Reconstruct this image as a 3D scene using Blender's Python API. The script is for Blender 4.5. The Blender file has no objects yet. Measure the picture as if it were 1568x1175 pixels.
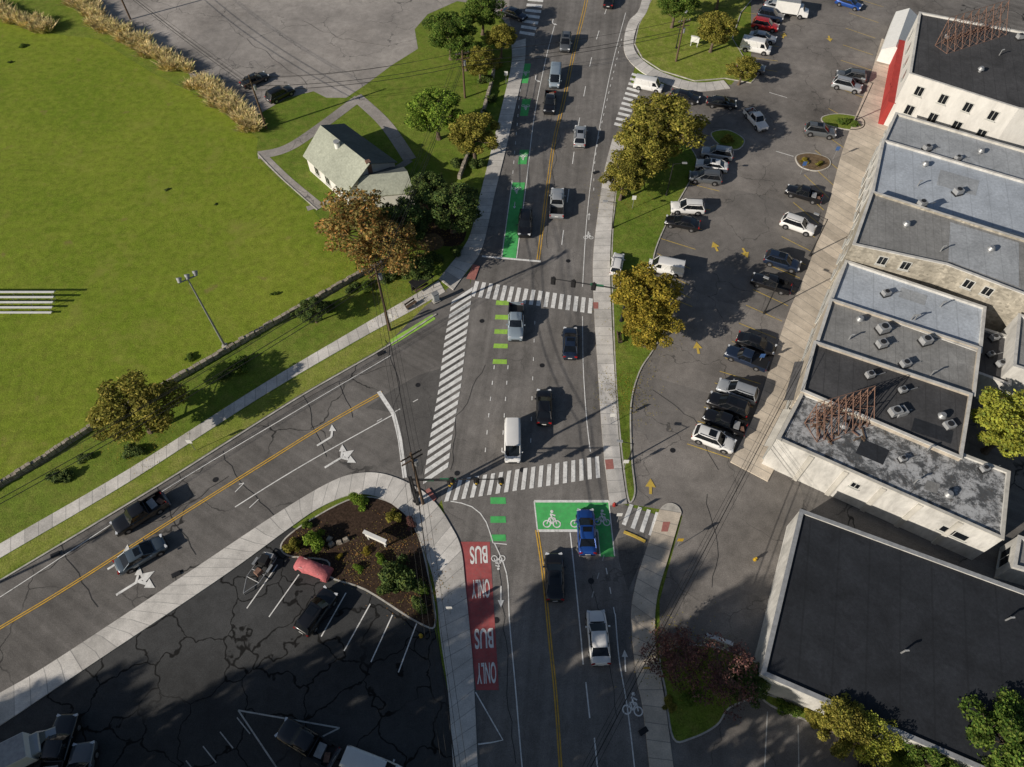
import bpy, math, random, numpy as np
from mathutils import Vector, Matrix
from mathutils.geometry import tessellate_polygon
random.seed(7); np.random.seed(7)
scene=bpy.context.scene
# ---------------------------------------------------------------- estimated camera: image pixels to ground
F=1087.0; PITCH=math.radians(56); H=74.0
SP,CP=math.sin(PITCH),math.cos(PITCH)
def P(u,v,z=0.0):
    """image pixel (1568x1175 grid), cast through the estimated camera -> metres on the horizontal plane z"""
    a=u-784.0; b=v-587.5
    l=(H-z)/(F*SP+b*CP)
    return Vector((a*l,(F*CP-b*SP)*l,z))
def hdg(u,v,du,dv):
    d=P(u+du,v+dv)-P(u,v); return math.atan2(d.y,d.x)
def hgt(bu,bv,tv):
    g=P(bu,bv); k=(tv-587.5)/F
    q=(g.y*SP+k*g.y*CP)/(CP-k*SP)
    return H-q
# ---------------------------------------------------------------- materials
MATS={}
class NT:
    def __init__(s,name):
        m=bpy.data.materials.new(name); m.use_nodes=True
        s.m=m; s.t=m.node_tree; s.b=s.t.nodes['Principled BSDF']; MATS[name]=m
        s.tc=s.t.nodes.new('ShaderNodeTexCoord')
        s.obj=s.tc.outputs['Object']
    def n(s,t,**k):
        x=s.t.nodes.new(t)
        for a,b in k.items(): setattr(x,a,b)
        return x
    def l(s,a,b): s.t.links.new(a,b)
    def noise(s,sc,det=3,rough=.6,dist=0,vec=None):
        x=s.n('ShaderNodeTexNoise'); x.inputs['Scale'].default_value=sc; x.inputs['Detail'].default_value=det
        x.inputs['Roughness'].default_value=rough; x.inputs['Distortion'].default_value=dist
        s.l(vec or s.obj,x.inputs['Vector']); return x.outputs['Fac']
    def ramp(s,fac,stops,interp='LINEAR'):
        r=s.n('ShaderNodeValToRGB'); r.color_ramp.interpolation=interp
        e=r.color_ramp.elements
        while len(e)<len(stops): e.new(.5)
        for i,(p,c) in enumerate(stops):
            e[i].position=p; e[i].color=(c,c,c,1) if isinstance(c,(int,float)) else (*c,1)
        s.l(fac,r.inputs['Fac']); return r.outputs['Color']
    def mix(s,fac,a,b,mode='MIX'):
        x=s.n('ShaderNodeMix',data_type='RGBA',blend_type=mode)
        for idx,val in ((0,fac),(6,a),(7,b)):
            sock=x.inputs[idx]
            if isinstance(val,bpy.types.NodeSocket): s.l(val,sock)
            elif idx==0: sock.default_value=val
            elif isinstance(val,(int,float)): sock.default_value=(val,val,val,1)
            else: sock.default_value=(*val,1)
        return x.outputs[2]
    def math(s,op,a,b=0.0,clamp=False):
        x=s.n('ShaderNodeMath',operation=op); x.use_clamp=clamp
        for i,val in enumerate((a,b)):
            if isinstance(val,bpy.types.NodeSocket): s.l(val,x.inputs[i])
            else: x.inputs[i].default_value=val
        return x.outputs[0]
    def mapping(s,scale=(1,1,1),rot=(0,0,0),vec=None,loc=(0,0,0)):
        x=s.n('ShaderNodeMapping'); x.inputs['Scale'].default_value=scale; x.inputs['Rotation'].default_value=rot
        x.inputs['Location'].default_value=loc
        s.l(vec or s.obj,x.inputs['Vector']); return x.outputs[0]
    def warp(s,sc,amt,vec=None):
        nz=s.n('ShaderNodeTexNoise'); nz.inputs['Scale'].default_value=sc; nz.inputs['Detail'].default_value=2
        s.l(vec or s.obj,nz.inputs['Vector'])
        a=s.n('ShaderNodeVectorMath',operation='SUBTRACT'); s.l(nz.outputs['Color'],a.inputs[0]); a.inputs[1].default_value=(.5,.5,.5)
        b=s.n('ShaderNodeVectorMath',operation='SCALE'); s.l(a.outputs[0],b.inputs[0]); b.inputs['Scale'].default_value=amt
        c=s.n('ShaderNodeVectorMath',operation='ADD'); s.l(vec or s.obj,c.inputs[0]); s.l(b.outputs[0],c.inputs[1])
        return c.outputs[0]
    def out(s,col,rough=.85,spec=.3,bump=None,bd=.02,bs=.5,metal=0,coat=0):
        if isinstance(col,bpy.types.NodeSocket): s.l(col,s.b.inputs['Base Color'])
        else: s.b.inputs['Base Color'].default_value=(*col,1)
        s.b.inputs['Roughness'].default_value=rough
        s.b.inputs['Specular IOR Level'].default_value=spec
        s.b.inputs['Metallic'].default_value=metal
        s.b.inputs['Coat Weight'].default_value=coat
        if coat: s.b.inputs['Coat Roughness'].default_value=.05
        if bump is not None:
            b=s.n('ShaderNodeBump'); b.inputs['Distance'].default_value=bd; b.inputs['Strength'].default_value=bs
            s.l(bump,b.inputs['Height']); s.l(b.outputs[0],s.b.inputs['Normal'])
        return s.m

def asphalt(name,base,crack=0.0,cscale=.15,stain=.35,warm=1.03,patch=0.0,cthick=.012,streak=None,cover=.4,sa=.14):
    s=NT(name)
    c=s.ramp(s.noise(.08,4,.6),[(.3,1-stain),(.7,1+stain)])
    c2=s.ramp(s.noise(.8,4,.7,.5),[(.3,.84),(.7,1.16)])
    c3=s.ramp(s.noise(9,2,.8),[(.3,.76),(.7,1.24)])
    base3=(base*warm,base,base/warm)
    col=s.mix(1,base3,c,'MULTIPLY'); col=s.mix(1,col,c2,'MULTIPLY'); col=s.mix(1,col,c3,'MULTIPLY')
    if streak is not None:
        m=s.mapping(scale=(.85,.025,1),vec=s.mapping(rot=(0,0,streak)))
        col=s.mix(1,col,s.ramp(s.noise(1,3,.6,0,m),[(.3,1-sa),(.7,1+sa)]),'MULTIPLY')
    spots=s.ramp(s.noise(.45,2,.5),[(.68,0),(.74,1)])
    col=s.mix(s.math('MULTIPLY',spots,.25),col,(base*.55,)*3)
    if patch:
        v=s.n('ShaderNodeTexVoronoi'); v.distance='CHEBYCHEV'; v.inputs['Scale'].default_value=.07
        s.l(s.mapping(rot=(0,0,.35)),v.inputs['Vector'])
        p=s.ramp(v.outputs['Color'],[(.55,0),(.56,1)])
        col=s.mix(s.math('MULTIPLY',p,patch),col,(base*.5,)*3)
    if crack:
        w=s.warp(.35,3.2); w=s.warp(2.0,.4,w)
        v=s.n('ShaderNodeTexVoronoi',feature='DISTANCE_TO_EDGE'); v.inputs['Scale'].default_value=cscale
        s.l(w,v.inputs['Vector'])
        k=s.ramp(v.outputs['Distance'],[(cthick*.4,1),(cthick,0)])
        br=s.ramp(s.noise(.12,1,.5),[(cover,.1),(cover+.12,1)])
        k=s.math('MULTIPLY',k,br)
        col=s.mix(s.math('MULTIPLY',k,crack),col,(base*.18,)*3)
    return s.out(col,.9,.2)
asphalt('asphalt_main',.17,.45,.11,.26,1.06,.0,.006,streak=0.12,cover=.5,sa=.2)
asphalt('asphalt_side',.145,.95,.10,.28,1.06,.0,.010,streak=-1.02,cover=.44,sa=.2)
asphalt('asphalt_patch',.105,.3,.10,.2,1.04,0,.006)
asphalt('asphalt_lot',.175,.6,.13,.42,1.08,.25,.008)
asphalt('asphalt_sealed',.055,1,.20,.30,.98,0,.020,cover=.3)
asphalt('asphalt_old',.30,.7,.12,.30,1.08,.12,.008)

def grass(name,a,b,dry,rings=False,dryamt=.5):
    s=NT(name)
    n1=s.noise(.05,5,.65,.6); n2=s.noise(.6,5,.75); n3=s.noise(6,3,.8)
    col=s.mix(s.ramp(n1,[(.35,0),(.65,1)]),a,b)
    col=s.mix(s.math('MULTIPLY',s.ramp(n2,[(.45,0),(.72,1)]),dryamt),col,dry)
    col=s.mix(1,col,s.ramp(n3,[(.25,.5),(.75,1.5)]),'MULTIPLY')
    col=s.mix(1,col,s.ramp(s.noise(.9,5,.75),[(.3,.72),(.7,1.25)]),'MULTIPLY')
    if rings:
        # faint arcs left by the mower, broken up by wear
        vec=s.warp(.08,6.0)
        for loc,sc in (((62,-95,0),.045),((95,-40,0),.07)):
            w=s.n('ShaderNodeTexWave',wave_type='RINGS',rings_direction='Z'); w.inputs['Scale'].default_value=.16+sc
            w.inputs['Distortion'].default_value=1.0; w.inputs['Detail'].default_value=3; w.inputs['Detail Scale'].default_value=2.0
            s.l(s.mapping(loc=loc,vec=vec),w.inputs['Vector'])
            msk=s.ramp(s.noise(sc,2),[(.5,0),(.66,1)])
            brk=s.ramp(s.noise(.7,3,.7),[(.4,0),(.62,1)])
            k=s.math('MULTIPLY',s.math('MULTIPLY',s.ramp(w.outputs['Fac'],[(.7,0),(.95,1)]),brk),s.math('MULTIPLY',msk,.35))
            col=s.mix(k,col,(.10,.12,.02))
        br=s.ramp(s.noise(.3,4,.6),[(.64,0),(.74,1)])
        col=s.mix(s.math('MULTIPLY',br,.6),col,(.22,.17,.07))
        br=s.ramp(s.noise(.11,5,.7,.4),[(.56,0),(.68,1)])
        col=s.mix(s.math('MULTIPLY',br,.35),col,(.29,.27,.075))
    return s.out(col,.95,.08,s.noise(5,3,.8),.07,.7)
grass('grass_field',(.155,.222,.022),(.21,.262,.032),(.27,.26,.06),True,.42)
grass('grass_lawn',(.11,.175,.022),(.17,.225,.036),(.26,.235,.07),False,.5)
grass('grass_verge',(.17,.225,.032),(.24,.27,.055),(.35,.31,.11),False,.6)

def concrete(name,base,joint=1.5,tint=(1.04,1,.95)):
    s=NT(name)
    sep=s.n('ShaderNodeSeparateXYZ'); s.l(s.tc.outputs['UV'],sep.inputs[0])
    f=s.math('FRACT',s.math('DIVIDE',sep.outputs['X'],joint))
    j=s.math('LESS_THAN',f,.05)
    fl=s.math('FLOOR',s.math('DIVIDE',sep.outputs['X'],joint*2))
    wn=s.n('ShaderNodeTexWhiteNoise',noise_dimensions='1D'); s.l(fl,wn.inputs['W'])
    col=s.mix(1,tuple(base*t for t in tint),s.ramp(wn.outputs['Value'],[(0,.82),(1,1.12)]),'MULTIPLY')
    col=s.mix(1,col,s.ramp(s.noise(.5,4,.7),[(.3,.76),(.7,1.16)]),'MULTIPLY')
    col=s.mix(1,col,s.ramp(s.noise(8,2,.7),[(.3,.88),(.7,1.1)]),'MULTIPLY')
    col=s.mix(s.math('MULTIPLY',j,.6),col,(base*.3,)*3)
    return s.out(col,.9,.2)
concrete('sidewalk_concrete',.60,1.5,(1.04,1,.94))
concrete('sidewalk_worn',.52,1.5,(1.14,1,.82))

def paint_mark(name,col,wear=.5):
    s=NT(name)
    w=s.ramp(s.noise(3.2,4,.8),[(.48,0),(.66,1)])
    w2=s.ramp(s.noise(.5,2,.6),[(.4,.3),(.7,1)])
    k=s.math('MULTIPLY',s.math('MULTIPLY',w,w2),wear)
    c=s.mix(1,col,s.ramp(s.noise(1.1,3,.7),[(.3,.78),(.7,1.08)]),'MULTIPLY')
    return s.out(s.mix(k,c,(.16,.155,.15)),.75,.2)
paint_mark('marking_white',(.84,.84,.82),.65); paint_mark('marking_yellow',(.70,.42,.06),.9)
paint_mark('marking_green',(.09,.50,.14),.5); paint_mark('marking_lime',(.34,.60,.09),.6)
paint_mark('marking_red',(.42,.10,.10),.7); paint_mark('marking_faint',(.5,.5,.48),1.0)
paint_mark('marking_gold',(.62,.44,.08),.8)

def simple(name,col,rough=.6,spec=.4,metal=0,coat=0,var=.15,sc=1.5,bump=0):
    s=NT(name)
    c=s.mix(1,col,s.ramp(s.noise(sc,3,.7),[(.3,1-var),(.7,1+var)]),'MULTIPLY')
    return s.out(c,rough,spec,s.noise(sc*6,2) if bump else None,bump or .01,.6,metal,coat)
simple('kerb_stone',(.46,.44,.40),.9,.2,var=.3,sc=1.2)
simple('tactile_red',(.36,.15,.13),.9,.2,var=.2,sc=4)
simple('tar_seal',(.03,.03,.03),.7,.3)
simple('mulch',(.055,.036,.026),.95,.1,var=.6,sc=5,bump=.08)
simple('soil',(.16,.115,.07),.95,.1,var=.4,sc=2,bump=.05)
simple('rubber',(.012,.012,.013),.8); simple('rim_alloy',(.35,.35,.36),.35,.5,.7)
simple('car_glass',(.008,.010,.013),.06,.6,var=.05); simple('black_trim',(.015,.015,.016),.5)
simple('head_lamp',(.65,.67,.7),.15,.6); simple('tail_lamp',(.35,.012,.01),.2,.5)
simple('steel_galv',(.34,.35,.36),.5,.4,.5); simple('dark_metal',(.03,.03,.032),.45,.4,.3)
simple('rust_steel',(.20,.12,.09),.85,.2,var=.4,sc=6); simple('pole_wood',(.12,.085,.06),.9,.1,var=.3,sc=8)
simple('signal_black',(.02,.02,.022),.5); simple('signal_yellow',(.5,.33,.03),.5)
simple('white_panel',(.72,.72,.70),.5,var=.06); simple('hvac_metal',(.33,.34,.35),.5,.4,.2,var=.2,sc=2)
simple('green_sign',(.02,.16,.08),.5); simple('window_frame',(.5,.5,.47),.6,var=.06)
simple('bark',(.13,.10,.075),.95,.1,var=.4,sc=5)
simple('stone_wall',(.34,.30,.25),.95,.1,var=.45,sc=2.2,bump=.1)
simple('awning_red',(.35,.035,.03),.7); simple('wire_black',(.015,.015,.015),.6)
simple('tarp_red',(.50,.14,.15),.7,var=.25,sc=2,bump=.12); simple('blue_metal',(.05,.12,.3),.4)
def paint(name,col,metal=.15): return simple(name,col,.32,.5,metal,1.0,.04,.8)
CARCOL=dict(black=(.012,.012,.014),white=(.72,.72,.71),silver=(.40,.42,.44),grey=(.12,.13,.14),navy=(.018,.03,.06),
 blue=(.015,.07,.30),red=(.42,.02,.02),slate=(.09,.12,.15),lightblue=(.31,.38,.44),tan=(.3,.27,.22))
for k,c in CARCOL.items(): paint('paint_'+k,c,.0 if k in('white','red') else .3)

def walls(name,col,brick=False,dirt=.4):
    s=NT(name)
    n=s.noise(.8,5,.75,.3,s.mapping(scale=(1,1,.35)))
    c=s.mix(1,col,s.ramp(n,[(.3,1-dirt),(.65,1.08)]),'MULTIPLY')
    if brick:
        v=s.n('ShaderNodeTexVoronoi'); v.inputs['Scale'].default_value=2.2; s.l(s.mapping(scale=(1,1,1.6)),v.inputs['Vector'])
        c=s.mix(1,c,s.ramp(v.outputs['Color'],[(0,.7),(1,1.3)]),'MULTIPLY')
        return s.out(c,.9,.15,v.outputs['Distance'],.03,.5)
    return s.out(c,.9,.15)
walls('wall_white',(.58,.57,.54),dirt=.35); walls('wall_cream',(.54,.52,.47),dirt=.3); walls('wall_stone',(.38,.35,.29),True)
walls('wall_tan',(.46,.41,.34)); walls('wall_red',(.38,.05,.045),dirt=.2); walls('wall_dark',(.10,.10,.105))
walls('siding_white',(.60,.59,.56),dirt=.15)
def roofmat(name,col,var=.3,seam=0,ang=.35,blot=None,blotc=None,seamd=.5):
    s=NT(name)
    c=s.mix(1,col,s.ramp(s.noise(.25,5,.65,.4),[(.3,1-var),(.7,1+var)]),'MULTIPLY')
    c=s.mix(1,c,s.ramp(s.noise(3,4,.75),[(.3,.8),(.7,1.18)]),'MULTIPLY')
    st=s.ramp(s.noise(.5,6,.75,.4),[(.52,0),(.66,1)]); c=s.mix(s.math('MULTIPLY',st,.42),c,tuple(x*.5 for x in col))
    if blot:
        k=s.ramp(s.noise(.55,9,.82,.35),[(blot-.02,0),(blot+.08,1)]); c=s.mix(k,c,blotc)
        k=s.ramp(s.noise(2.6,4,.8,0),[(.55,0),(.62,1)]); c=s.mix(s.math('MULTIPLY',k,.6),c,(.10,.085,.075))
    if seam:
        sep=s.n('ShaderNodeSeparateXYZ'); s.l(s.mapping(rot=(0,0,ang)),sep.inputs[0])
        f=s.math('FRACT',s.math('DIVIDE',sep.outputs['X'],seam)); j=s.math('LESS_THAN',f,.06)
        c=s.mix(s.math('MULTIPLY',j,seamd),c,tuple(x*.5 for x in col))
    return s.out(c,.8,.25,s.noise(2,3),.04,.5)
roofmat('roof_black',(.024,.027,.033),.35,3.0,.3,seamd=.35); roofmat('roof_dark',(.065,.065,.068),.3,1.6,.3)
roofmat('roof_grey',(.24,.24,.235),.25,1.0,.28); roofmat('roof_light',(.40,.44,.49),.16,2.5,.28,seamd=.3)
roofmat('roof_pale',(.34,.36,.38),.2,2.0,.28,seamd=.3)
roofmat('roof_weathered',(.08,.085,.09),.3,0,0,.48,(.42,.43,.44))
roofmat('shingle_sage_lit',(.36,.38,.31),.15,.32,-.6,seamd=.25); roofmat('shingle_sage_shaded',(.12,.135,.13),.2,.3,-.6,seamd=.3)  # one grey-green shingle; sunlit and shaded slope tones painted into the colour

def leafmat(name,c1,c2,c3,tl=.3):
    s=NT(name)
    g=s.n('ShaderNodeNewGeometry'); r=g.outputs['Random Per Island']
    col=s.ramp(r,[(0,tuple(x*1.25 for x in c1)),(.5,tuple(x*1.25 for x in c2)),(1,tuple(x*1.25 for x in c3))])
    col=s.mix(1,col,s.ramp(s.noise(.8,2,.6),[(.3,.5),(.7,1.5)]),'MULTIPLY')
    s.out(col,.75,.15)
    if tl:
        tr=s.n('ShaderNodeBsdfTranslucent'); s.l(col,tr.inputs['Color'])
        mx=s.n('ShaderNodeMixShader'); mx.inputs[0].default_value=tl
        s.l(s.b.outputs[0],mx.inputs[1]); s.l(tr.outputs[0],mx.inputs[2])
        s.l(mx.outputs[0],s.t.nodes['Material Output'].inputs['Surface'])
    return s.m
leafmat('leaf_green',(.04,.085,.015),(.09,.15,.025),(.16,.20,.04))
leafmat('leaf_bright',(.08,.15,.02),(.15,.24,.03),(.24,.30,.05))
leafmat('leaf_olive',(.10,.11,.02),(.20,.19,.035),(.32,.27,.06))
leafmat('leaf_gold',(.14,.13,.02),(.25,.21,.03),(.38,.28,.045))
leafmat('leaf_autumn',(.12,.13,.04),(.24,.18,.06),(.38,.19,.06))
leafmat('leaf_dark',(.03,.06,.016),(.06,.09,.025),(.10,.13,.03),0)
leafmat('leaf_purple',(.06,.028,.028),(.12,.055,.05),(.17,.09,.07),0)
leafmat('leaf_yellow',(.20,.21,.03),(.33,.33,.05),(.2,.26,.05))
leafmat('leaf_tan',(.44,.34,.16),(.62,.50,.28),(.34,.36,.11),0)

# ---------------------------------------------------------------- mesh builder
class MB:
    def __init__(s): s.v=[];s.f=[];s.m=[];s.s=[];s.names=[]
    def mi(s,mat):
        if mat not in s.names: s.names.append(mat)
        return s.names.index(mat)
    def add(s,vs,fs,mat,smooth=False):
        o=len(s.v); k=s.mi(mat)
        s.v+= [tuple(x) for x in vs]
        for f in fs: s.f.append([o+i for i in f]); s.m.append(k); s.s.append(smooth)
    def box(s,c,d,mat,rz=0.0,taper=1.0):
        cx,cy,cz=c; hx,hy,hz=d[0]/2,d[1]/2,d[2]/2; co,si=math.cos(rz),math.sin(rz); vs=[]
        for z,t in((-hz,1),(hz,taper)):
            for x,y in((-hx,-hy),(hx,-hy),(hx,hy),(-hx,hy)):
                x*=t;y*=t; vs.append((cx+x*co-y*si,cy+x*si+y*co,cz+z))
        s.add(vs,[(3,2,1,0),(4,5,6,7),(0,1,5,4),(1,2,6,5),(2,3,7,6),(3,0,4,7)],mat)
    def cyl(s,p0,p1,r0,r1,mat,n=8,cap=True,smooth=True):
        p0=Vector(p0);p1=Vector(p1);d=(p1-p0).normalized()
        a=d.orthogonal().normalized(); b=d.cross(a); vs=[]
        for p,r in((p0,r0),(p1,r1)):
            for i in range(n):
                t=2*math.pi*i/n; vs.append(p+a*(r*math.cos(t))+b*(r*math.sin(t)))
        s.add(vs,[(i,(i+1)%n,n+(i+1)%n,n+i) for i in range(n)],mat,smooth)
        if cap: s.add(vs,[tuple(range(n-1,-1,-1)),tuple(range(n,2*n))],mat)
    def loft(s,secs,mat,smooth=True,cap=True):
        n=len(secs[0]); vs=[p for q in secs for p in q]; fs=[]
        for i in range(len(secs)-1):
            for j in range(n-1): fs.append((i*n+j,i*n+j+1,(i+1)*n+j+1,(i+1)*n+j))
        s.add(vs,fs,mat,smooth)
        if cap: s.add(secs[0],[tuple(range(n))],mat); s.add(secs[-1],[tuple(range(n-1,-1,-1))],mat)
    def poly(s,pts,mat):
        if len(pts)<=4: s.add(pts,[tuple(range(len(pts)))],mat); return
        t=tessellate_polygon([[Vector(p) for p in pts]]); s.add(pts,[tuple(x) for x in t],mat)
    def mesh(s,name):
        me=bpy.data.meshes.new(name); me.from_pydata(s.v,[],s.f)
        for n in s.names: me.materials.append(MATS[n])
        me.polygons.foreach_set('material_index',s.m); me.polygons.foreach_set('use_smooth',s.s)
        me.update(); return me
    def obj(s,name,loc=(0,0,0),rz=0,sc=1):
        return place(s.mesh(name),name,loc,rz,sc)
def place(me,name,loc=(0,0,0),rz=0,sc=1):
    o=bpy.data.objects.new(name,me); scene.collection.objects.link(o)
    o.location=loc; o.rotation_euler=(0,0,rz); o.scale=(sc,)*3 if isinstance(sc,(int,float)) else sc
    return o
def fixnormals(me):
    import bmesh
    b=bmesh.new(); b.from_mesh(me); bmesh.ops.recalc_face_normals(b,faces=b.faces); b.to_mesh(me); b.free()

def smooth(pts,n=6,closed=False):
    q=[Vector((*p,0)) if len(p)==2 else Vector(p) for p in pts]; out=[]
    N=len(q)
    for i in range(N if closed else N-1):
        if closed: a,b,c,d=q[(i-1)%N],q[i],q[(i+1)%N],q[(i+2)%N]
        else: a,b,c,d=q[max(i-1,0)],q[i],q[i+1],q[min(i+2,N-1)]
        for k in range(n):
            t=k/n
            out.append(.5*((2*b)+(c-a)*t+(2*a-5*b+4*c-d)*t*t+(3*b-a-3*c+d)*t**3))
    if not closed: out.append(q[-1])
    return out
def W(pts,z=0): return [P(p[0],p[1],0)+Vector((0,0,z)) for p in pts]

def sheet(name,pts,z,mat,sm=False):
    w=W(pts,z)
    if sm: w=smooth([(p.x,p.y,p.z) for p in w],5,True)
    b=MB(); b.poly(w,mat); o=b.obj(name)
    for p in o.data.polygons:
        if p.normal.z<0: p.flip()
    return o
def slab(name,pts,z,mat,side='kerb_stone',sm=True,kerb=.16):
    w=W(pts,z)
    if sm: w=smooth([(p.x,p.y,p.z) for p in w],5,True)
    b=MB(); n=len(w)
    area=sum(w[i].x*w[(i+1)%n].y-w[(i+1)%n].x*w[i].y for i in range(n))
    if area<0: w.reverse()
    ins=[]
    for i in range(n):
        d1=(w[i]-w[i-1]).normalized(); d2=(w[(i+1)%n]-w[i]).normalized()
        nn=Vector((-(d1.y+d2.y),(d1.x+d2.x),0)); nn=nn.normalized() if nn.length>1e-4 else Vector((-d1.y,d1.x,0))
        ins.append(w[i]+nn*kerb)
    lo=[p-Vector((0,0,z+.05)) for p in w]
    b.poly([p-Vector((0,0,.012)) for p in ins],mat)
    b.add(w+ins+lo,[(i,(i+1)%n,n+(i+1)%n,n+i) for i in range(n)]+[(2*n+i,2*n+(i+1)%n,(i+1)%n,i) for i in range(n)],side)
    o=b.obj(name)
    for p in o.data.polygons:
        if p.normal.z<-.5: p.flip()
    return o
def strip(name,A,B,z,mat,down=.2,n=6):
    a=smooth([(p.x,p.y,p.z) for p in W(A,z)],n); b=smooth([(p.x,p.y,p.z) for p in W(B,z)],n)
    N=len(a); vs=[];uv=[];cum=0
    for i in range(N):
        if i: cum+=((a[i]+b[i])*.5-(a[i-1]+b[i-1])*.5).length
        vs+=[a[i],b[i],a[i]-Vector((0,0,down)),b[i]-Vector((0,0,down))]
        wdt=(a[i]-b[i]).length
        uv+=[(cum,0),(cum,wdt),(cum,0),(cum,wdt)]
    fs=[]
    for i in range(N-1):
        k=4*i; fs+=[(k,k+4,k+5,k+1),(k+2,k+6,k+4,k),(k+1,k+5,k+7,k+3)]
    fs+=[(0,1,3,2),(4*N-4,4*N-2,4*N-1,4*N-3)]
    me=bpy.data.meshes.new(name); me.from_pydata([tuple(v) for v in vs],[],fs); me.materials.append(MATS[mat])
    u=me.uv_layers.new(name='UVMap')
    for l in me.loops: u.data[l.index].uv=uv[l.vertex_index]
    fixnormals(me)
    if sum(p.normal.z*p.area for p in me.polygons)<0:
        for p in me.polygons: p.flip()
    return place(me,name)
def offset_line(pts,w):
    L=[];R=[];n=len(pts)
    for i in range(n):
        d=(pts[min(i+1,n-1)]-pts[max(i-1,0)]); d.z=0; d.normalize(); nn=Vector((-d.y,d.x,0))*w/2
        L.append(pts[i]+nn); R.append(pts[i]-nn)
    return L,R
LC=[0]
def line(b,pts,w,mat,z=.045,dash=None,sm=True):
    LC[0]+=1; z+=.0007*(LC[0]%12)
    q=W(pts,z); q=smooth([(p.x,p.y,p.z) for p in q],8) if sm and len(q)>2 else q
    cum=[0]
    for i in range(1,len(q)): cum.append(cum[-1]+(q[i]-q[i-1]).length)
    def at(s):
        for i in range(1,len(q)):
            if s<=cum[i]+1e-9:
                t=(s-cum[i-1])/max(cum[i]-cum[i-1],1e-9); return q[i-1].lerp(q[i],t)
        return q[-1].copy()
    segs=[(0,cum[-1])] if not dash else []
    if dash:
        s=0
        while s<cum[-1]: segs.append((s,min(s+dash[0],cum[-1]))); s+=dash[0]+dash[1]
    for s0,s1 in segs:
        n=max(1,int((s1-s0)/1.2)); pp=[at(s0+(s1-s0)*i/n) for i in range(n+1)]
        if (pp[-1]-pp[0]).length<.05: continue
        L,R=offset_line(pp,w)
        b.add(L+R,[(n+1+i,n+2+i,i+1,i) for i in range(n)],mat)
def kerbline(name,pts,w=.18,h=.14,mat='kerb_stone'):
    q=smooth([(p.x,p.y,p.z) for p in W(pts,h)],6); L,R=offset_line(q,w)
    n=len(q); up=L+R; lo=[p-Vector((0,0,h+.03)) for p in up]
    b=MB(); fs=[]
    for i in range(n-1):
        fs+=[(n+i,n+i+1,i+1,i),(2*n+n+i,2*n+n+i+1,n+i+1,n+i),(i,i+1,2*n+i+1,2*n+i)]
    b.add(up+lo,fs,mat); return b.obj(name)
def ladder(name,A,B,n,fill,mat='marking_white',z=.056):
    a=W(A,z);c=W(B,z)
    def at(q,t):
        cum=[0]
        for i in range(1,len(q)): cum.append(cum[-1]+(q[i]-q[i-1]).length)
        s=t*cum[-1]
        for i in range(1,len(q)):
            if s<=cum[i]+1e-9: return q[i-1].lerp(q[i],(s-cum[i-1])/(cum[i]-cum[i-1]))
        return q[-1]
    b=MB()
    for i in range(n):
        t0=i/(n-1+fill); t1=(i+fill)/(n-1+fill)
        b.add([at(a,t0),at(c,t0),at(c,t1),at(a,t1)],[(0,1,2,3)],mat)
    return b.obj(name)

# ---------------------------------------------------------------- ground
b=MB(); b.add([(-1500,-1500,0),(1500,-1500,0),(1500,1500,0),(-1500,1500,0)],[(0,1,2,3)],'grass_lawn'); b.obj('ground')
sheet('sports_field',[(-700,-200),(-100,-60),(0,28),(80,52),(150,60),(230,110),(300,145),(395,212),(392,240),(430,280),(480,322),(520,380),(556,418),(480,460),(345,538),(150,650),(0,742),(-300,925),(-700,1000)],.006,'grass_field')
sheet('side_street',[(720,415),(650,470),(590,530),(450,610),(250,737),(0,888),(-300,1070),(-300,1290),(0,1085),(80,1030),(300,880),(450,790),(540,740),(660,790),(720,700)],.012,'asphalt_side')
sheet('main_street',[(780,-120),(1010,-120),(995,0),(975,90),(965,130),(950,215),(930,300),(925,400),(930,600),(945,770),(1010,790),(1000,850),(985,950),(990,1050),(1020,1330),(725,1330),(715,1050),(700,900),(690,830),(675,760),(690,640),(712,500),(725,400),(750,330),(775,200),(795,90),(780,30)],.022,'asphalt_main')
sheet('shop_parking_lot',[(950,130),(1120,130),(1150,90),(1150,-120),(1520,-120),(1420,150),(1340,300),(1300,400),(1250,560),(1210,700),(1240,790),(1170,1000),(1175,1075),(1330,1140),(1450,1230),(1450,1330),(1030,1330),(1010,1000),(1010,920),(1045,790),(1010,780),(950,770),(960,600),(940,215)],.016,'asphalt_lot')
sheet('service_yard',[(1450,-120),(2000,-120),(2000,1300),(1500,1300),(1420,1190),(1200,1060),(1160,1000),(1180,735),(1250,500),(1400,100)],.010,'asphalt_side')
sheet('park_parking_lot',[(150,-120),(840,-120),(810,62),(790,60),(770,30),(740,8),(700,2),(655,22),(635,45),(640,75),(600,100),(560,130),(530,150),(500,150),(480,140),(440,150),(405,170),(380,185),(300,128),(275,95),(200,55),(150,40)],.010,'asphalt_old')
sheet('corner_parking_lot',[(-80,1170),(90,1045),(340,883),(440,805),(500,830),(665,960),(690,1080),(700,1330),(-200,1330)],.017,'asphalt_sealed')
for i,q in enumerate([[(560,625),(600,598),(640,575),(690,560),(668,650),(645,728),(625,732),(612,668),(600,632)],[(945,825),(988,815),(985,850),(962,905),(948,860)],[(703,470),(716,465),(700,560),(684,620),(674,600)]]):
    sheet('asphalt_patch',q,.030+.001*i,'asphalt_patch')
b=MB(); rg=random.Random(12)
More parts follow.
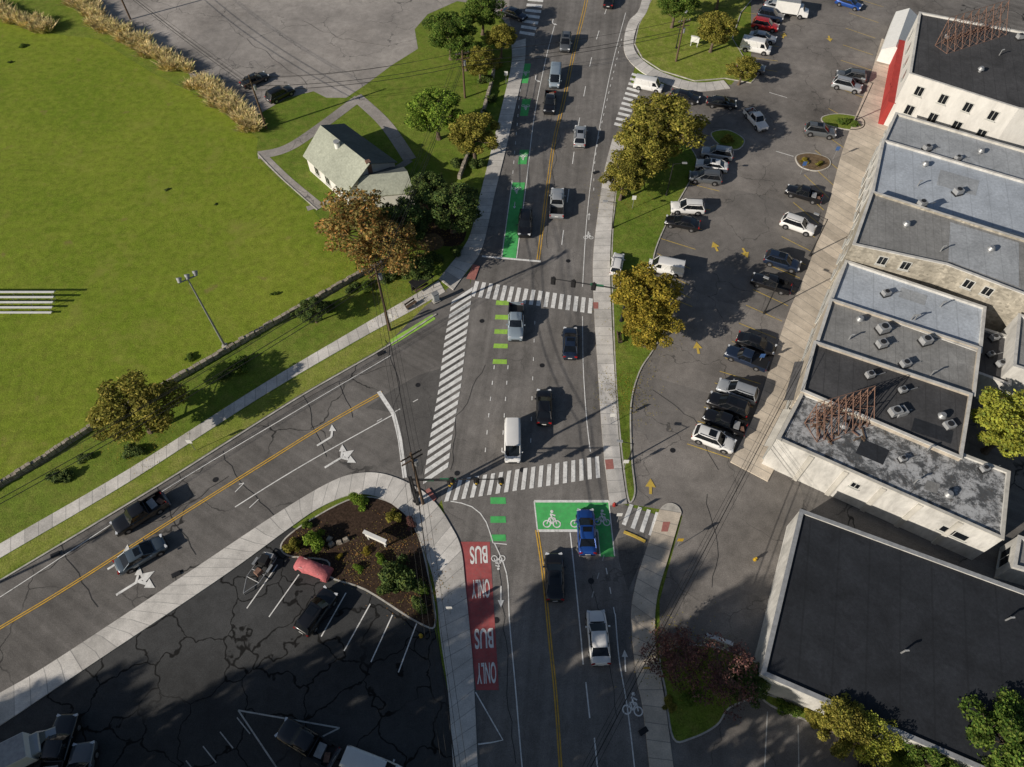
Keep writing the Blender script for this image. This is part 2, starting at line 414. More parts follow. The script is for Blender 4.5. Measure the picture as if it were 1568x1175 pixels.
def tar(pts,w=.055,jag=4):
    out=[]
    for (x0,y0),(x1,y1) in zip(pts[:-1],pts[1:]):
        n=max(2,int(math.hypot(x1-x0,y1-y0)/14))
        for k in range(n): out.append((x0+(x1-x0)*k/n+rg.uniform(-jag,jag),y0+(y1-y0)*k/n+rg.uniform(-jag,jag)))
    out.append(pts[-1]); line(b,out,w,'tar_seal',.034)
for q in ([(590,520),(605,560),(612,600),(600,640)],[(450,620),(500,595),(560,570),(600,560)],[(465,605),(480,650),(500,700)],[(520,590),(540,640)],[(60,880),(130,835),(240,760),(330,705)],[(90,830),(120,880),(150,930)],
  [(240,742),(270,800),(300,850)],[(340,690),(370,740),(420,790)],[(180,810),(260,790),(350,730)],[(745,560),(700,640),(690,720)],[(765,840),(772,960),(780,1100),(790,1170)],
  [(870,110),(850,240),(838,380)],[(905,880),(925,990),(945,1100)],[(1080,760),(1100,820),(1090,900)],[(1000,600),(1060,640),(1100,720)],
  [(460,30),(520,60),(600,70)],[(380,60),(430,100),(470,130)]): tar(q)
b.obj('crack_sealant')
b=MB()
for pts,w in(([(395,238),(450,222),(550,150)],1.9),([(545,148),(590,190),(628,245)],2.1),([(400,236),(440,275),(492,318)],1.3),([(628,245),(600,262),(570,270)],1.2),([(470,320),(520,305)],1.0)):
    line(b,pts,w,'asphalt_old',.02)
b.obj('park_footpath')
strip('sidewalk',[(-80,1108),(0,1062),(80,1015),(270,890),(420,790),(500,742),(545,726),(590,727),(640,748),(668,772),(690,805),(706,840),(713,900),(719,960),(726,1050),(738,1330)],
 [(-80,1160),(0,1112),(90,1052),(335,888),(440,812),(490,778),(540,758),(580,762),(610,780),(635,805),(652,850),(663,885),(670,930),(675,980),(688,1080),(702,1330)],.13,'sidewalk_concrete')
strip('sidewalk',[(805,60),(803,100),(788,170),(772,240),(757,300),(744,360),(733,392),(712,420),(694,445)],[(783,66),(783,100),(767,170),(750,240),(735,300),(720,360),(702,390),(688,408),(672,428)],.13,'sidewalk_concrete')
strip('sidewalk',[(682,447),(620,482),(550,520),(400,608),(200,737),(0,855),(-200,972)],[(672,430),(612,465),(545,504),(400,590),(200,717),(0,833),(-200,950)],.05,'sidewalk_concrete',.1)
strip('sidewalk',[(938,213),(926,260),(915,330),(908,400),(910,480),(915,560),(920,640),(926,710),(934,775)],[(956,222),(945,270),(938,330),(934,400),(936,480),(940,560),(945,640),(951,710),(960,772)],.13,'sidewalk_concrete')
strip('sidewalk',[(1010,780),(990,840),(973,895),(966,950),(975,1040),(986,1100),(1010,1330)],[(1043,786),(1024,852),(1006,915),(1003,975),(1012,1040),(1022,1105),(1050,1330)],.13,'sidewalk_worn')
slab('sidewalk_corner',[(1010,786),(1014,776),(1026,771),(1038,776),(1043,788),(1030,795)],.125,'kerb_stone')
strip('sidewalk',[(992,-120),(983,0),(962,35),(955,72),(966,97),(1000,121),(1060,140),(1118,136)],[(1008,-120),(996,0),(976,40),(970,70),(981,90),(1010,110),(1062,127),(1108,124)],.13,'sidewalk_concrete')
strip('shop_sidewalk',[(1350,60),(1325,140),(1292,225),(1264,330),(1239,405),(1207,480),(1177,570),(1153,640),(1118,708)],[(1410,80),(1385,160),(1360,260),(1325,370),(1290,440),(1265,520),(1235,600),(1210,670),(1175,738)],.13,'sidewalk_worn')
kerbline('kerb',[(668,482),(590,533),(450,614),(250,740),(0,890),(-250,1040)])
kerbline('kerb',[(1228,782),(1200,870),(1160,1002),(1156,1020)],.5,.2)
kerbline('kerb',[(395,236),(432,274),(486,322)],.15,.1)
kerbline('yellow_kerb',[(955,815),(972,822),(988,830)],.3,.15,'marking_gold')
slab('lawn_island',[(957,235),(985,212),(1040,214),(1066,240),(1062,268),(1025,335),(1002,392),(1005,430),(1022,455),(1020,500),(1000,538),(980,570),(967,620),(968,700),(973,755),(962,768),(953,710),(946,640),(941,560),(938,480),(936,400),(939,330),(946,270)],.12,'grass_lawn')
slab('lawn_island',[(1008,-120),(997,0),(977,40),(971,68),(983,90),(1012,109),(1064,125),(1110,121),(1150,128),(1165,112),(1140,90),(1122,60),(1135,20),(1165,-15),(1172,-120)],.12,'grass_verge',sm=False)
slab('lawn_island',[(1013,1000),(1080,988),(1158,1015),(1165,1060),(1118,1085),(1098,1112),(1060,1132),(1030,1132),(1018,1060)],.12,'grass_lawn')
slab('planting_strip',[(1170,1062),(1250,1090),(1400,1155),(1500,1230),(1400,1200),(1280,1125),(1180,1082)],.1,'grass_lawn')
slab('garden_bed',[(545,762),(600,770),(636,808),(655,870),(668,955),(640,955),(560,905),(505,885),(500,860),(440,852),(432,830),(475,796)],.11,'mulch')
slab('planter_island',[(1088,205),(1115,200),(1140,215),(1130,230),(1105,226)],.13,'grass_lawn')
slab('planter_island',[(1218,240),(1240,235),(1268,243),(1270,256),(1250,263),(1225,256)],.13,'soil')
slab('planter_island',[(1258,180),(1285,175),(1320,182),(1322,196),(1300,200),(1265,192)],.13,'grass_lawn')
sheet('mulch_bed',[(610,330),(655,300),(700,285),(715,330),(705,375),(650,372),(600,360)],.012,'mulch',True)
sheet('verge_grass',[(672,470),(590,528),(450,610),(250,735),(0,885),(-200,1005),(-200,975),(0,857),(200,739),(400,610),(550,522),(668,452)],.008,'grass_verge')
sheet('red_dirt_patch',[(640,365),(668,358),(680,375),(655,385)],.016,'soil',True)
for q in([(724,406),(735,408),(727,430),(714,428)],[(926,705),(938,704),(940,719),(928,720)],[(1015,800),(1026,800),(1022,815),(1012,815)],[(657,748),(669,763),(664,769),(651,752)],[(908,464),(916,464),(916,474),(909,474)]):
    sheet('tactile_paving',q,.142,'tactile_red')

# ---------------------------------------------------------------- markings
Wm,Ym,Gm='marking_white','marking_yellow','marking_green'
b=MB()
for o in(-1.8,1.8):
    line(b,[(905+o,-60),(898+o,0),(880+o,75),(863+o,155),(849+o,215),(838+o,290),(829+o,360),(824+o,398)],.13,Ym)
    line(b,[(822+o,812),(832+o,880),(842+o,980),(852+o,1080),(866+o,1300)],.13,Ym)
    line(b,[(-150,1052+o),(0,962+o),(100,902+o),(250,806+o),(400,712+o),(500,650+o),(585,602+o)],.13,Ym)
b.obj('centre_line')
b=MB()
line(b,[(873,816),(880,880),(888,960),(893,1018)],.13,Wm)
line(b,[(897,1045),(903,1100)],.13,Wm); line(b,[(910,1130),(930,1320)],.13,Wm,dash=(3,6))
line(b,[(757,832),(776,880),(780,950),(789,1050),(800,1180),(815,1320)],.12,Wm)
line(b,[(942,940),(948,1010),(960,1080),(972,1180),(985,1320)],.12,Wm)
line(b,[(690,768),(720,775),(742,795),(755,832)],.12,Wm); line(b,[(755,832),(776,834)],.1,Wm)
line(b,[(728,1060),(771,1135),(732,1140)],.12,Wm,sm=False)
line(b,[(849,40),(836,90),(818,180),(806,280),(791,396)],.12,Wm); line(b,[(784,280),(768,396)],.12,Wm); line(b,[(800,100),(784,280)],.1,Wm,dash=(.8,1.6))
line(b,[(958,20),(935,110),(912,230),(899,330),(892,440)],.11,Wm); line(b,[(892,485),(893,560),(898,640),(904,692)],.11,Wm)
line(b,[(930,10),(908,80),(886,190),(874,270),(862,360),(858,398)],.13,Wm,dash=(3,6))
line(b,[(952,60),(915,220),(909,300)],.1,Wm,dash=(.7,1.4))
line(b,[(819,492),(815,600),(812,700)],.1,Wm,dash=(.6,2.4)); line(b,[(757,560),(748,640),(742,705)],.12,Wm,dash=(.6,1.8)); line(b,[(778,560),(772,640),(768,700)],.12,Wm,dash=(.6,1.8))
line(b,[(738,393),(828,401)],.32,Wm); line(b,[(818,768),(932,768)],.3,Wm); line(b,[(822,813),(915,813)],.3,Wm)
line(b,[(818,768),(823,813)],.14,Wm); line(b,[(932,768),(941,852)],.12,Wm); line(b,[(915,813),(919,852)],.12,Wm)
line(b,[(580,600),(603,635),(612,670),(620,732)],.5,Wm,sm=False)
line(b,[(603,635),(500,692),(430,733),(360,777)],.13,Wm)
line(b,[(598,545),(450,632),(250,752),(0,915),(-150,1005)],.1,Wm)
line(b,[(374,740),(360,754)],.1,Wm); line(b,[(396,765),(382,778)],.1,Wm); line(b,[(374,740),(366,742)],.1,Wm)
line(b,[(640,612),(560,655)],.1,Wm,dash=(.7,1.8))
line(b,[(925,850),(905,920)],.1,'marking_faint',dash=(.7,1.4)); line(b,[(928,870),(945,960)],.1,Wm,dash=(.7,1.4))
b.obj('lane_marking')
ladder('crosswalk',[(728,431),(908,458)],[(721,454),(906,481)],17,.55)
ladder('crosswalk',[(692,461),(681,520),(671,600),(657,680),(648,742)],[(724,440),(715,510),(706,590),(693,665),(686,716)],23,.58)
ladder('crosswalk',[(690,736),(917,699)],[(680,769),(919,732)],19,.5)
ladder('crosswalk',[(795,52),(803,22),(818,-40)],[(818,56),(828,22),(840,-40)],12,.5)
ladder('crosswalk',[(940,192),(968,112)],[(958,196),(988,118)],11,.5)
ladder('crosswalk',[(964,772),(1010,786)],[(952,803),(999,822)],4,.45)
b=MB()
def quad(b,q,mat,z=.041): b.poly(W(q,z),mat)
quad(b,[(784,280),(804,280),(790,396),(769,396)],Gm)
for q in([(801,98),(813,98),(808,128),(796,128)],[(800,152),(813,152),(808,178),(796,178)],[(796,230),(810,230),(806,252),(793,252)]): quad(b,q,Gm)
quad(b,[(818,768),(932,768),(935,813),(823,813)],Gm); quad(b,[(915,813),(935,813),(942,853),(919,853)],Gm,.043)
b.obj('green_bike_lane')
b=MB()
for i,y in enumerate((464,486,508,530,554)): quad(b,[(760-i*1.2,y-3.5),(781-i*1.2,y-3),(781-i*1.2,y+4),(759-i*1.2,y+3.5)],'marking_lime')
for y in(767,796,824): quad(b,[(751,y-5),(774,y-5),(775,y+5),(751,y+5)],Gm)
quad(b,[(597,521),(662,482),(667,489),(600,530)],'marking_lime')
b.obj('green_conflict_marking')
b=MB(); quad(b,[(705,830),(750,830),(764,1057),(729,1057)],'marking_red'); b.obj('red_bus_lane')
def local(b,u,v,du,dv,polys,mat,sc=1.0,z=.060):
    c=P(u,v); a=hdg(u,v,du,dv); co,si=math.cos(a),math.sin(a)
    for i,poly in enumerate(polys):
        b.poly([Vector((c.x+(x*co-y*si)*sc,c.y+(x*si+y*co)*sc,z+.0006*(i%15))) for x,y in poly],mat)
def seg(x0,y0,x1,y1,w=.12):
    d=Vector((x1-x0,y1-y0)).normalized(); n=Vector((-d.y,d.x))*w/2
    return [(x0+n.x,y0+n.y),(x0-n.x,y0-n.y),(x1-n.x,y1-n.y),(x1+n.x,y1+n.y)]
def ring(cx,cy,r,w=.12,n=12):
    out=[]
    for i in range(n):
        a=2*math.pi*i/n;c=2*math.pi*(i+1)/n
        out.append([(cx+r*math.cos(a),cy+r*math.sin(a)),(cx+r*math.cos(c),cy+r*math.sin(c)),(cx+(r-w)*math.cos(c),cy+(r-w)*math.sin(c)),(cx+(r-w)*math.cos(a),cy+(r-w)*math.sin(a))])
    return out
def bike():
    p=ring(-.55,.5,.42)+ring(-.55,-.5,.42)
    p+=[seg(-.55,.5,.1,.25),seg(.1,.25,.1,-.3),seg(.1,-.3,-.55,-.5),seg(-.55,0,.1,.25),seg(-.55,0,.1,-.3),seg(-.1,-.1,.55,.15,.16),seg(.55,.15,.35,-.35,.14)]
    p+=ring(.8,0,.17,.16,8); return p
def bikesym(b,u,v,du,dv,sc=1.0): local(b,u,v,du,dv,bike(),Wm,sc)
ST=[seg(-1.5,0,.6,0,.2),[(.5,-.45),(1.5,0),(.5,.45)]]
def turn(sgn): return [seg(-1.5,0,.2,0,.22),seg(.2,0,.6,.55*sgn,.22),[(.35,.75*sgn),(.95,.3*sgn),(1.0,1.25*sgn)]]
b=MB()
for u,v,du,dv,s in((845,795,0,-1,1.1),(887,795,0,-1,1.1),(922,793,0,-1,1.0),(805,113,0,1,.8),(805,165,0,1,.8),(801,241,0,1,.8),(791,292,0,1,.8),(763,862,0,1,.85),(969,1078,.05,-1,1.1),(901,361,0,-1,.8)): bikesym(b,u,v,du,dv,s)
b.obj('bicycle_symbol_marking')
b=MB()
local(b,767,914,0,1,ST,Wm,.75); local(b,957,1012,-.05,-1,ST,Wm,.7); local(b,902,332,.05,-1,ST,Wm,.5); local(b,788,315,-.1,1,ST,Wm,.5)
local(b,505,671,1,-.62,turn(1)+[seg(-1.5,0,-.5,0,.2)],Wm,1.15); local(b,520,703,1,-.6,ST+turn(-1)[1:],Wm,1.3); local(b,520,703,1,-.6,turn(1)[1:],Wm,1.2,.072)
local(b,208,893,1,-.62,ST+turn(-1)[1:],Wm,1.4); local(b,205,895,1,-.6,turn(1)[1:],Wm,1.2,.072); local(b,188,858,1,-.62,turn(1),Wm,1.1)
local(b,820,122,-.1,1,turn(1),Wm,.8); local(b,846,35,-.2,1,turn(1),Wm,.8)
b.obj('arrow_marking')
b=MB()
for u,v,du,dv in((1068,533,-.2,-1),(1095,378,-.5,-1),(1141,388,.5,1),(996,745,0,-1),(1270,60,.3,1),(1200,55,.3,-1)): local(b,u,v,du,dv,[seg(-.9,0,0,0,.3),[(-.1,-.55),(.9,0),(-.1,.55)]],'marking_gold',1.1)
b.obj('yellow_arrow_marking')
def text(s,u,v,du,dv,w,h,name):
    cu=bpy.data.curves.new(name,'FONT'); cu.body=s; cu.align_x='CENTER'; cu.align_y='CENTER'; cu.offset=.02
    o=bpy.data.objects.new(name,cu); scene.collection.objects.link(o); bpy.context.view_layer.update()
    me=bpy.data.meshes.new_from_object(o.evaluated_get(bpy.context.evaluated_depsgraph_get())); bpy.data.objects.remove(o)
    co=np.array([v.co[:] for v in me.vertices]); mn=co.min(0);mx=co.max(0)
    a=hdg(u,v,du,dv)-math.pi/2; c=P(u,v)
    for vt in me.vertices:
        x=(vt.co.x-(mn[0]+mx[0])/2)/(mx[0]-mn[0])*w; y=(vt.co.y-(mn[1]+mx[1])/2)/(mx[1]-mn[1])*h
        vt.co=(x,y,0)
    me.materials.clear(); me.materials.append(MATS[Wm]); me.name=name
    return place(me,name,(c.x,c.y,.056),a)
for s,u,v in(('BUS',733,850),('ONLY',736,902),('BUS',741,978),('ONLY',745,1031)): text(s,u,v,.04,1,1.9,2.0,'bus_only_lettering')
def stalls(b,A,B,n,mat,w=.1):
    a=W(A,.03);c=W(B,.03)
    a=smooth([tuple(p) for p in a],10);c=smooth([tuple(p) for p in c],10)
    for i in range(n):
        t=i/(n-1); k=t*(len(a)-1); j=min(int(k),len(a)-2); p=a[j].lerp(a[j+1],k-j); q=c[j].lerp(c[j+1],k-j)
        L,R=offset_line([p,q],w); b.add(L+R,[(2,3,1,0)],mat)
b=MB()
stalls(b,[(1285,110),(1252,220),(1222,290),(1190,380),(1150,450),(1112,545),(1083,612),(1052,680)],[(1332,125),(1290,250),(1260,325),(1236,400),(1204,475),(1172,565),(1150,632),(1118,702)],26,'marking_gold')
stalls(b,[(1075,205),(1052,265),(1020,340),(1005,400),(1010,450)],[(1135,225),(1108,280),(1075,352),(1055,425),(1060,470)],11,'marking_gold')
stalls(b,[(1330,-60),(1300,20),(1285,110)],[(1375,-50),(1345,35),(1332,125)],9,'marking_gold')
stalls(b,[(1130,-20),(1120,40),(1125,100)],[(1205,-10),(1195,50),(1190,110)],7,'marking_gold')
for q in([(567,925),(527,997)],[(601,942),(568,1014)],[(638,955),(610,1030)],[(425,865),(378,932)],[(458,880),(412,945)],[(530,908),(492,975)]): line(b,q,.12,Wm,.03)
line(b,[(365,1088),(520,1115)],.14,'marking_faint',.03); line(b,[(365,1088),(440,1200)],.14,'marking_faint',.03); line(b,[(520,1115),(490,1130)],.14,'marking_faint',.03)
for i in range(4): line(b,[(285+i*26,1165-i*22),(305+i*26,1190-i*22)],.1,'marking_faint',.03)
line(b,[(100,1075),(117,1063),(125,1072),(110,1086),(100,1075)],.12,'marking_faint',.03,sm=False)
line(b,[(1165,1290),(1175,1090)],.1,'marking_faint',.03);line(b,[(1225,1290),(1222,1110)],.1,'marking_faint',.03)
line(b,[(1178,142),(1205,150)],.12,Wm,.03); line(b,[(1188,232),(1215,240)],.12,Wm,.03)
b.obj('parking_stall_marking')
b=MB()
for u,v in((738,492),(800,720),(830,560),(760,950),(330,735),(870,400),(700,725),(955,330),(640,590),(1030,690),(905,890)):
    p=P(u,v); b.cyl((p.x,p.y,.0),(p.x,p.y,.039),.33,.33,'dark_metal',14)
for u,v in((583,542),(912,265),(270,880),(85,850),(985,1120)):
    p=P(u,v); b.box((p.x,p.y,.1),(.9,.5,.1),'dark_metal',.5)
b.obj('manhole_cover')

# ---------------------------------------------------------------- vehicles
def car_mesh(kind,col,opt=0):
    b=MB(); pt='paint_'+col
    spec=dict(
     sedan=dict(L=4.8,W=1.86,H=1.44,zb=.96,st=[(-.5,.78,.72),(-.49,.88,.92),(-.45,.94,1.0),(-.34,.99,1.03),(-.15,1,.99),(.1,1,.97),(.24,1,.95),(.36,.98,.88),(.45,.92,.78),(.485,.84,.70),(.5,.72,.58)],g=(-1.85,-1.05,.30,1.12)),
     suv=dict(L=4.75,W=1.92,H=1.74,zb=1.05,st=[(-.5,.84,.85),(-.49,.92,1.02),(-.46,.96,1.1),(-.3,1,1.1),(0,1,1.08),(.22,1,1.07),(.37,.98,1.0),(.455,.93,.92),(.49,.86,.82),(.5,.78,.65)],g=(-2.22,-1.85,.32,1.10)),
     van=dict(L=5.3,W=2.0,H=2.15,zb=1.11,st=[(-.5,.9,1.0),(-.495,.96,1.15),(-.45,.99,1.15),(0,1,1.15),(.25,1,1.14),(.38,.98,1.1),(.46,.93,1.0),(.49,.86,.85),(.5,.76,.65)],g=(-2.58,-2.45,1.25,1.95)),
     pickup=dict(L=5.7,W=2.0,H=1.85,zb=1.09,st=[(-.15,1,1.12),(0,1,1.12),(.2,1,1.12),(.37,.99,1.07),(.46,.95,1.0),(.492,.88,.9),(.5,.8,.7)],g=(-.78,-.60,.62,1.22)))[kind]
    L,Wd,Hh=spec['L'],spec['W'],spec['H']; hw=Wd/2; secs=[]
    for t,f,z in spec['st']:
        w=hw*f; x=t*L
        half=[(.86*w,.24),(.97*w,.34),(w,.55),(.985*w,z-.18),(.94*w,z-.07),(.84*w,z-.012),(.5*w,z+.02),(0,z+.03)]
        secs.append([(x,-y,q) for y,q in half]+[(x,y,q) for y,q in half[-2::-1]])
    b.loft(secs,pt)
    xb0,xb1,xf1,xf0=spec['g']; zb=spec['zb']; ht=Hh-.05
    wb=hw*.90; wt=hw*(.74 if kind!='van' else .84)
    glass='car_glass'
    sidem=glass if kind!='van' else pt
    def lerp(a,c,t): return a+(c-a)*t
    B=[(xb0,-wb,zb),(xf0,-wb*.93,zb-.02),(xf0,wb*.93,zb-.02),(xb0,wb,zb)]
    T=[(xb1,-wt,ht),(xf1,-wt,ht),(xf1,wt,ht),(xb1,wt,ht)]
    def endglass(b0,b1,t0,t1,bul,mat):
        for j in range(4):
            q=[]
            for k in(j,j+1):
                s=k/4; c=4*s*(1-s)*bul
                p=[lerp(b0[i],b1[i],s) for i in range(3)]; r=[lerp(t0[i],t1[i],s) for i in range(3)]
                p[0]+=c; r[0]+=c*.6; q+=[p,r]
            b.add([q[0],q[2],q[3],q[1]],[(0,1,2,3)],mat,True)
    endglass(B[1],B[2],T[1],T[2],.12,glass); endglass(B[3],B[0],T[3],T[0],-.06,glass)
    b.add([B[0],B[1],T[1],T[0]],[(0,1,2,3)],sidem); b.add([B[2],B[3],T[3],T[2]],[(0,1,2,3)],sidem)
    if kind=='van':
        for s in(-1,1):
            b.add([(.75,s*(wb-.005),zb+.12),(1.62,s*(wb*.96),zb+.12),(1.22,s*(wt+.035),ht-.2),(.75,s*(wt+.04),ht-.2)],[(0,1,2,3)],glass)
    rs=[]
    n=6
    for i in range(n+1):
        t=i/n; x=lerp(xb1-.03,xf1+.04,t); e=1-(2*t-1)**4*.9; zc=ht+.02+.05*e; wr=wt+.02-.06*(1-e)
        rs.append([(x,-wr,ht-.03),(x,-wr*.97,ht+.012),(x,-wr*.7,zc-.01),(x,0,zc+.01),(x,wr*.7,zc-.01),(x,wr*.97,ht+.012),(x,wr,ht-.03)])
    b.loft(rs,pt)
    if opt==1 and kind in('sedan','suv'):
        x0=lerp(xb1,xf1,.5); x1=lerp(xb1,xf1,.88); b.box(((x0+x1)/2,0,ht+.085),(x1-x0,wt*1.25,.012),glass)
    for s in(-1,1):
        b.cyl((xf0,s*wb*.93,zb),(xf1,s*wt,ht),.045,.04,pt,6,False); b.cyl((xb0,s*wb,zb),(xb1,s*wt,ht),.07 if kind!='sedan' else .06,.06,pt,6,False)
        for fx in((.45,) if kind in('pickup',) else (.35,.68) if kind=='sedan' else (.3,.62)):
            xb=lerp(xb0,xf0,fx)+.1; xt=lerp(xb1,xf1,fx)
            b.cyl((xb,s*wb*.985,zb),(xt,s*wt*1.005,ht),.035,.035,'black_trim' if kind!='van' else pt,6,False)
        b.box((xf0-.30,s*(hw+.09),zb+.08),(.14,.2,.13),pt)
        if kind=='suv': b.box((lerp(xb1,xf1,.5),s*(wt-.08),ht+.08),((xf1-xb1)*.85,.04,.05),'dark_metal')
        for fx in(-.30,.31):
            x=fx*L; r=.34 if kind=='sedan' else .38
            b.cyl((x,s*(hw-.25),r+.03),(x,s*(hw+.004),r+.03),r+.07,r+.07,'black_trim',18)
            b.cyl((x,s*(hw-.22),r),(x,s*(hw+.025),r),r,r,'rubber',18); b.cyl((x,s*(hw),r),(x,s*(hw+.035),r),r*.62,r*.55,'rim_alloy',12)
        zf=spec['st'][-3][2]
        b.box((L*.468,s*hw*.70,zf-.07),(.22,.36,.14),'head_lamp',-s*.35)
        zr=.9 if kind!='van' else 1.1
        b.box((-L*.487,s*hw*.74,zr-.02),(.12,.34,.15),'tail_lamp',s*.2)
        if kind!='van': b.cyl((xf0+.18,s*hw*.78,zb+.005),(L*.45,s*hw*.66,spec['st'][-3][2]+.012),.012,.012,'black_trim',4,False)
    b.box((L*.493,0,.56),(.1,Wd*.5,.2),'black_trim'); b.box((L*.49,0,.34),(.14,Wd*.82,.16),'black_trim')
    b.box((-L*.492,0,.4),(.1,Wd*.8,.2),'black_trim'); b.box((-L*.505,0,.66),(.03,.5,.12),'white_panel')
    b.box((xf0+.1,0,zb+.01),(.12,wb*1.5,.03),'black_trim')
    if kind=='pickup':
        x0,x1=-L*.5,-.80; xm=(x0+x1)/2; ln=x1-x0
        for s in(-1,1):
            b.box((xm,s*(hw-.06),.74),(ln,.12,.76),pt); b.box((xm,s*(hw-.06),1.135),(ln,.1,.03),'black_trim')
            b.box((-1.72,s*(hw-.2),.85),(.9,.2,.36),'black_trim')
            b.box((x0-.005,s*(hw-.08),.82),(.06,.12,.34),'tail_lamp')
        b.box((x0+.04,0,.76),(.08,Wd-.25,.7),pt); b.box((x1-.04,0,.76),(.08,Wd-.25,.7),pt)
        b.box((xm,0,.58),(ln-.1,Wd-.26,.08),'black_trim'); b.box((x0-.06,0,.45),(.16,Wd*.95,.16),'rim_alloy')
        if opt==2: b.box((xm,0,1.14),(ln-.08,Wd-.16,.05),'black_trim')
        if opt==3:
            b.box((xm+.3,0,.85),(.7,1.2,.5),'hvac_metal',.1); b.box((xm-.5,.2,.75),(.5,.8,.35),'rust_steel',.4)
    me=b.mesh(kind); fixnormals(me); return me
CM={}
NM=dict(sedan='sedan_car',suv='suv_car',van='passenger_van',pickup='pickup_truck')
def car(kind,col,u,v,du,dv,opt=0,sc=1.05,name=None):
    k=(kind,col,opt)
    if k not in CM: CM[k]=car_mesh(*k)
    p=P(u,v,.7); a=hdg(u,v,du,dv)
    return place(CM[k],name or NM[kind],(p.x,p.y,.024),a,sc)
T=car
T('suv','grey',866,66,-.1,1,1); T('van','lightblue',850,119,-.1,1,0,1.0); T('pickup','black',842,157,-.1,1,3,1.0)
T('suv','silver',888,209,.06,-1,1); T('pickup','silver',853,311,.04,-1,0); T('suv','black',804,343,-.07,1)
T('pickup','lightblue',790,493,-.03,1,0); T('sedan','navy',873,525,0,-1,1); T('sedan','black',833,623,0,-1)
T('van','white',785,677,.0,1,0,1.0); T('sedan','blue',898,814,-.06,-1,1,1.1); T('sedan','black',849,883,-.03,-1,1,1.08); T('sedan','white',916,976,-.1,-1,0,1.12)
T('pickup','black',214,787,-1,.62,3); T('sedan','slate',216,849,1,-.58,1,1.1); T('sedan','navy',788,21,1,.35); T('sedan','black',932,0,.1,-1)
T('sedan','black',390,122,1,-.5); T('suv','black',429,144,1,-.5); T('suv','black',485,936,.72,-1,1)
T('pickup','black',470,1137,-1,-.6,3); T('van','white',570,1176,1,.4)
for a in[('sedan','black',1049,148,1,.25),('sedan','black',1105,157,1,.1),('van','white',993,131,1,.2,0,.95),('pickup','white',1158,183,1,1.2,3,.95),
 ('suv','silver',1098,235,-1,-.15),('sedan','white',1090,253,-1,-.15,1),('suv','grey',1080,272,-1,-.1),('suv','white',1053,318,-1,-.05),('sedan','black',1045,341,-1,-.2),('van','white',1020,410,-1,-.2,0,.95),
 ('suv','grey',1303,117,-1,-.15),('suv','silver',1297,131,1,.25),('suv','grey',1256,201,1,.15,1),('pickup','black',1231,297,-1,-.3,3,.95),('suv','white',1222,345,1,.35),
 ('suv','navy',1198,401,1,.3,1),('pickup','black',1181,434,-1,-.3,0,.95),('sedan','black',1158,526,1,.35),('pickup','navy',1143,548,-1,-.38,2,.95),('suv','silver',1129,599,-1,-.35),('suv','black',1115,620,-1,-.38,1),('pickup','black',1110,646,-1,-.4,3,.92),('suv','white',1093,673,1,.38,1),
 ('suv','red',1172,39,1,.2),('van','white',1157,73,1,.2),('suv','grey',1150,103,1,.2),('sedan','silver',1168,57,1,.2),('suv','navy',1180,24,1,.2),('sedan','silver',1190,10,1,.2),('sedan','blue',1300,5,1,.3),('suv','blue',1175,-8,1,.2),('suv','black',1332,1174,.2,-1),('suv','white',945,404,.2,-1,0,.85)]:
    T(*a)
def box_truck(u,v,du,dv,col='white',L=6.5):
    b=MB()
    b.box((-.9,0,1.9),(L-2.2,2.3,2.1),'white_panel'); b.box((-.9,0,2.97),(L-2.3,2.2,.05),'hvac_metal'); b.box((-.6,0,.65),(L-1,1.9,.25),'dark_metal')
    s=[]
    for x,z0,z1,w in((L/2-2.0,.5,2.1,1.0),(L/2-1.3,.5,2.1,1.0),(L/2-.9,.5,1.5,1.0),(L/2-.1,.5,1.3,.95),(L/2,.5,.9,.85)):
        s.append([(x,-w,z0),(x,-w*.98,z1-.1),(x,-w*.85,z1),(x,w*.85,z1),(x,w*.98,z1-.1),(x,w,z0)])
    b.loft(s,'paint_'+col,False)
    b.add([(L/2-1.27,-.8,2.04),(L/2-1.27,.8,2.04),(L/2-.88,.85,1.55),(L/2-.88,-.85,1.55)],[(0,1,2,3)],'car_glass')
    for s_ in(-1,1):
        for x in(-L*.27,L*.28): b.cyl((x,s_*.75,.45),(x,s_*1.1,.45),.45,.45,'rubber',16); b.cyl((x,s_*1.0,.45),(x,s_*1.12,.45),.25,.22,'rim_alloy',12)
    me=b.mesh('box_truck'); fixnormals(me); p=P(u,v,1.5); place(me,'box_truck',(p.x,p.y,.02),hdg(u,v,du,dv))
box_truck(1213,12,1,.15); box_truck(38,1150,1,-.5,'silver',5.5)  # second truck is a stand-in for a white canopy
T('pickup','black',90,1150,.3,-1,3,1.1); T('pickup','grey',120,1195,.2,-1,3,1.1)  # pickups stand in for the equipment kept in the corner yard
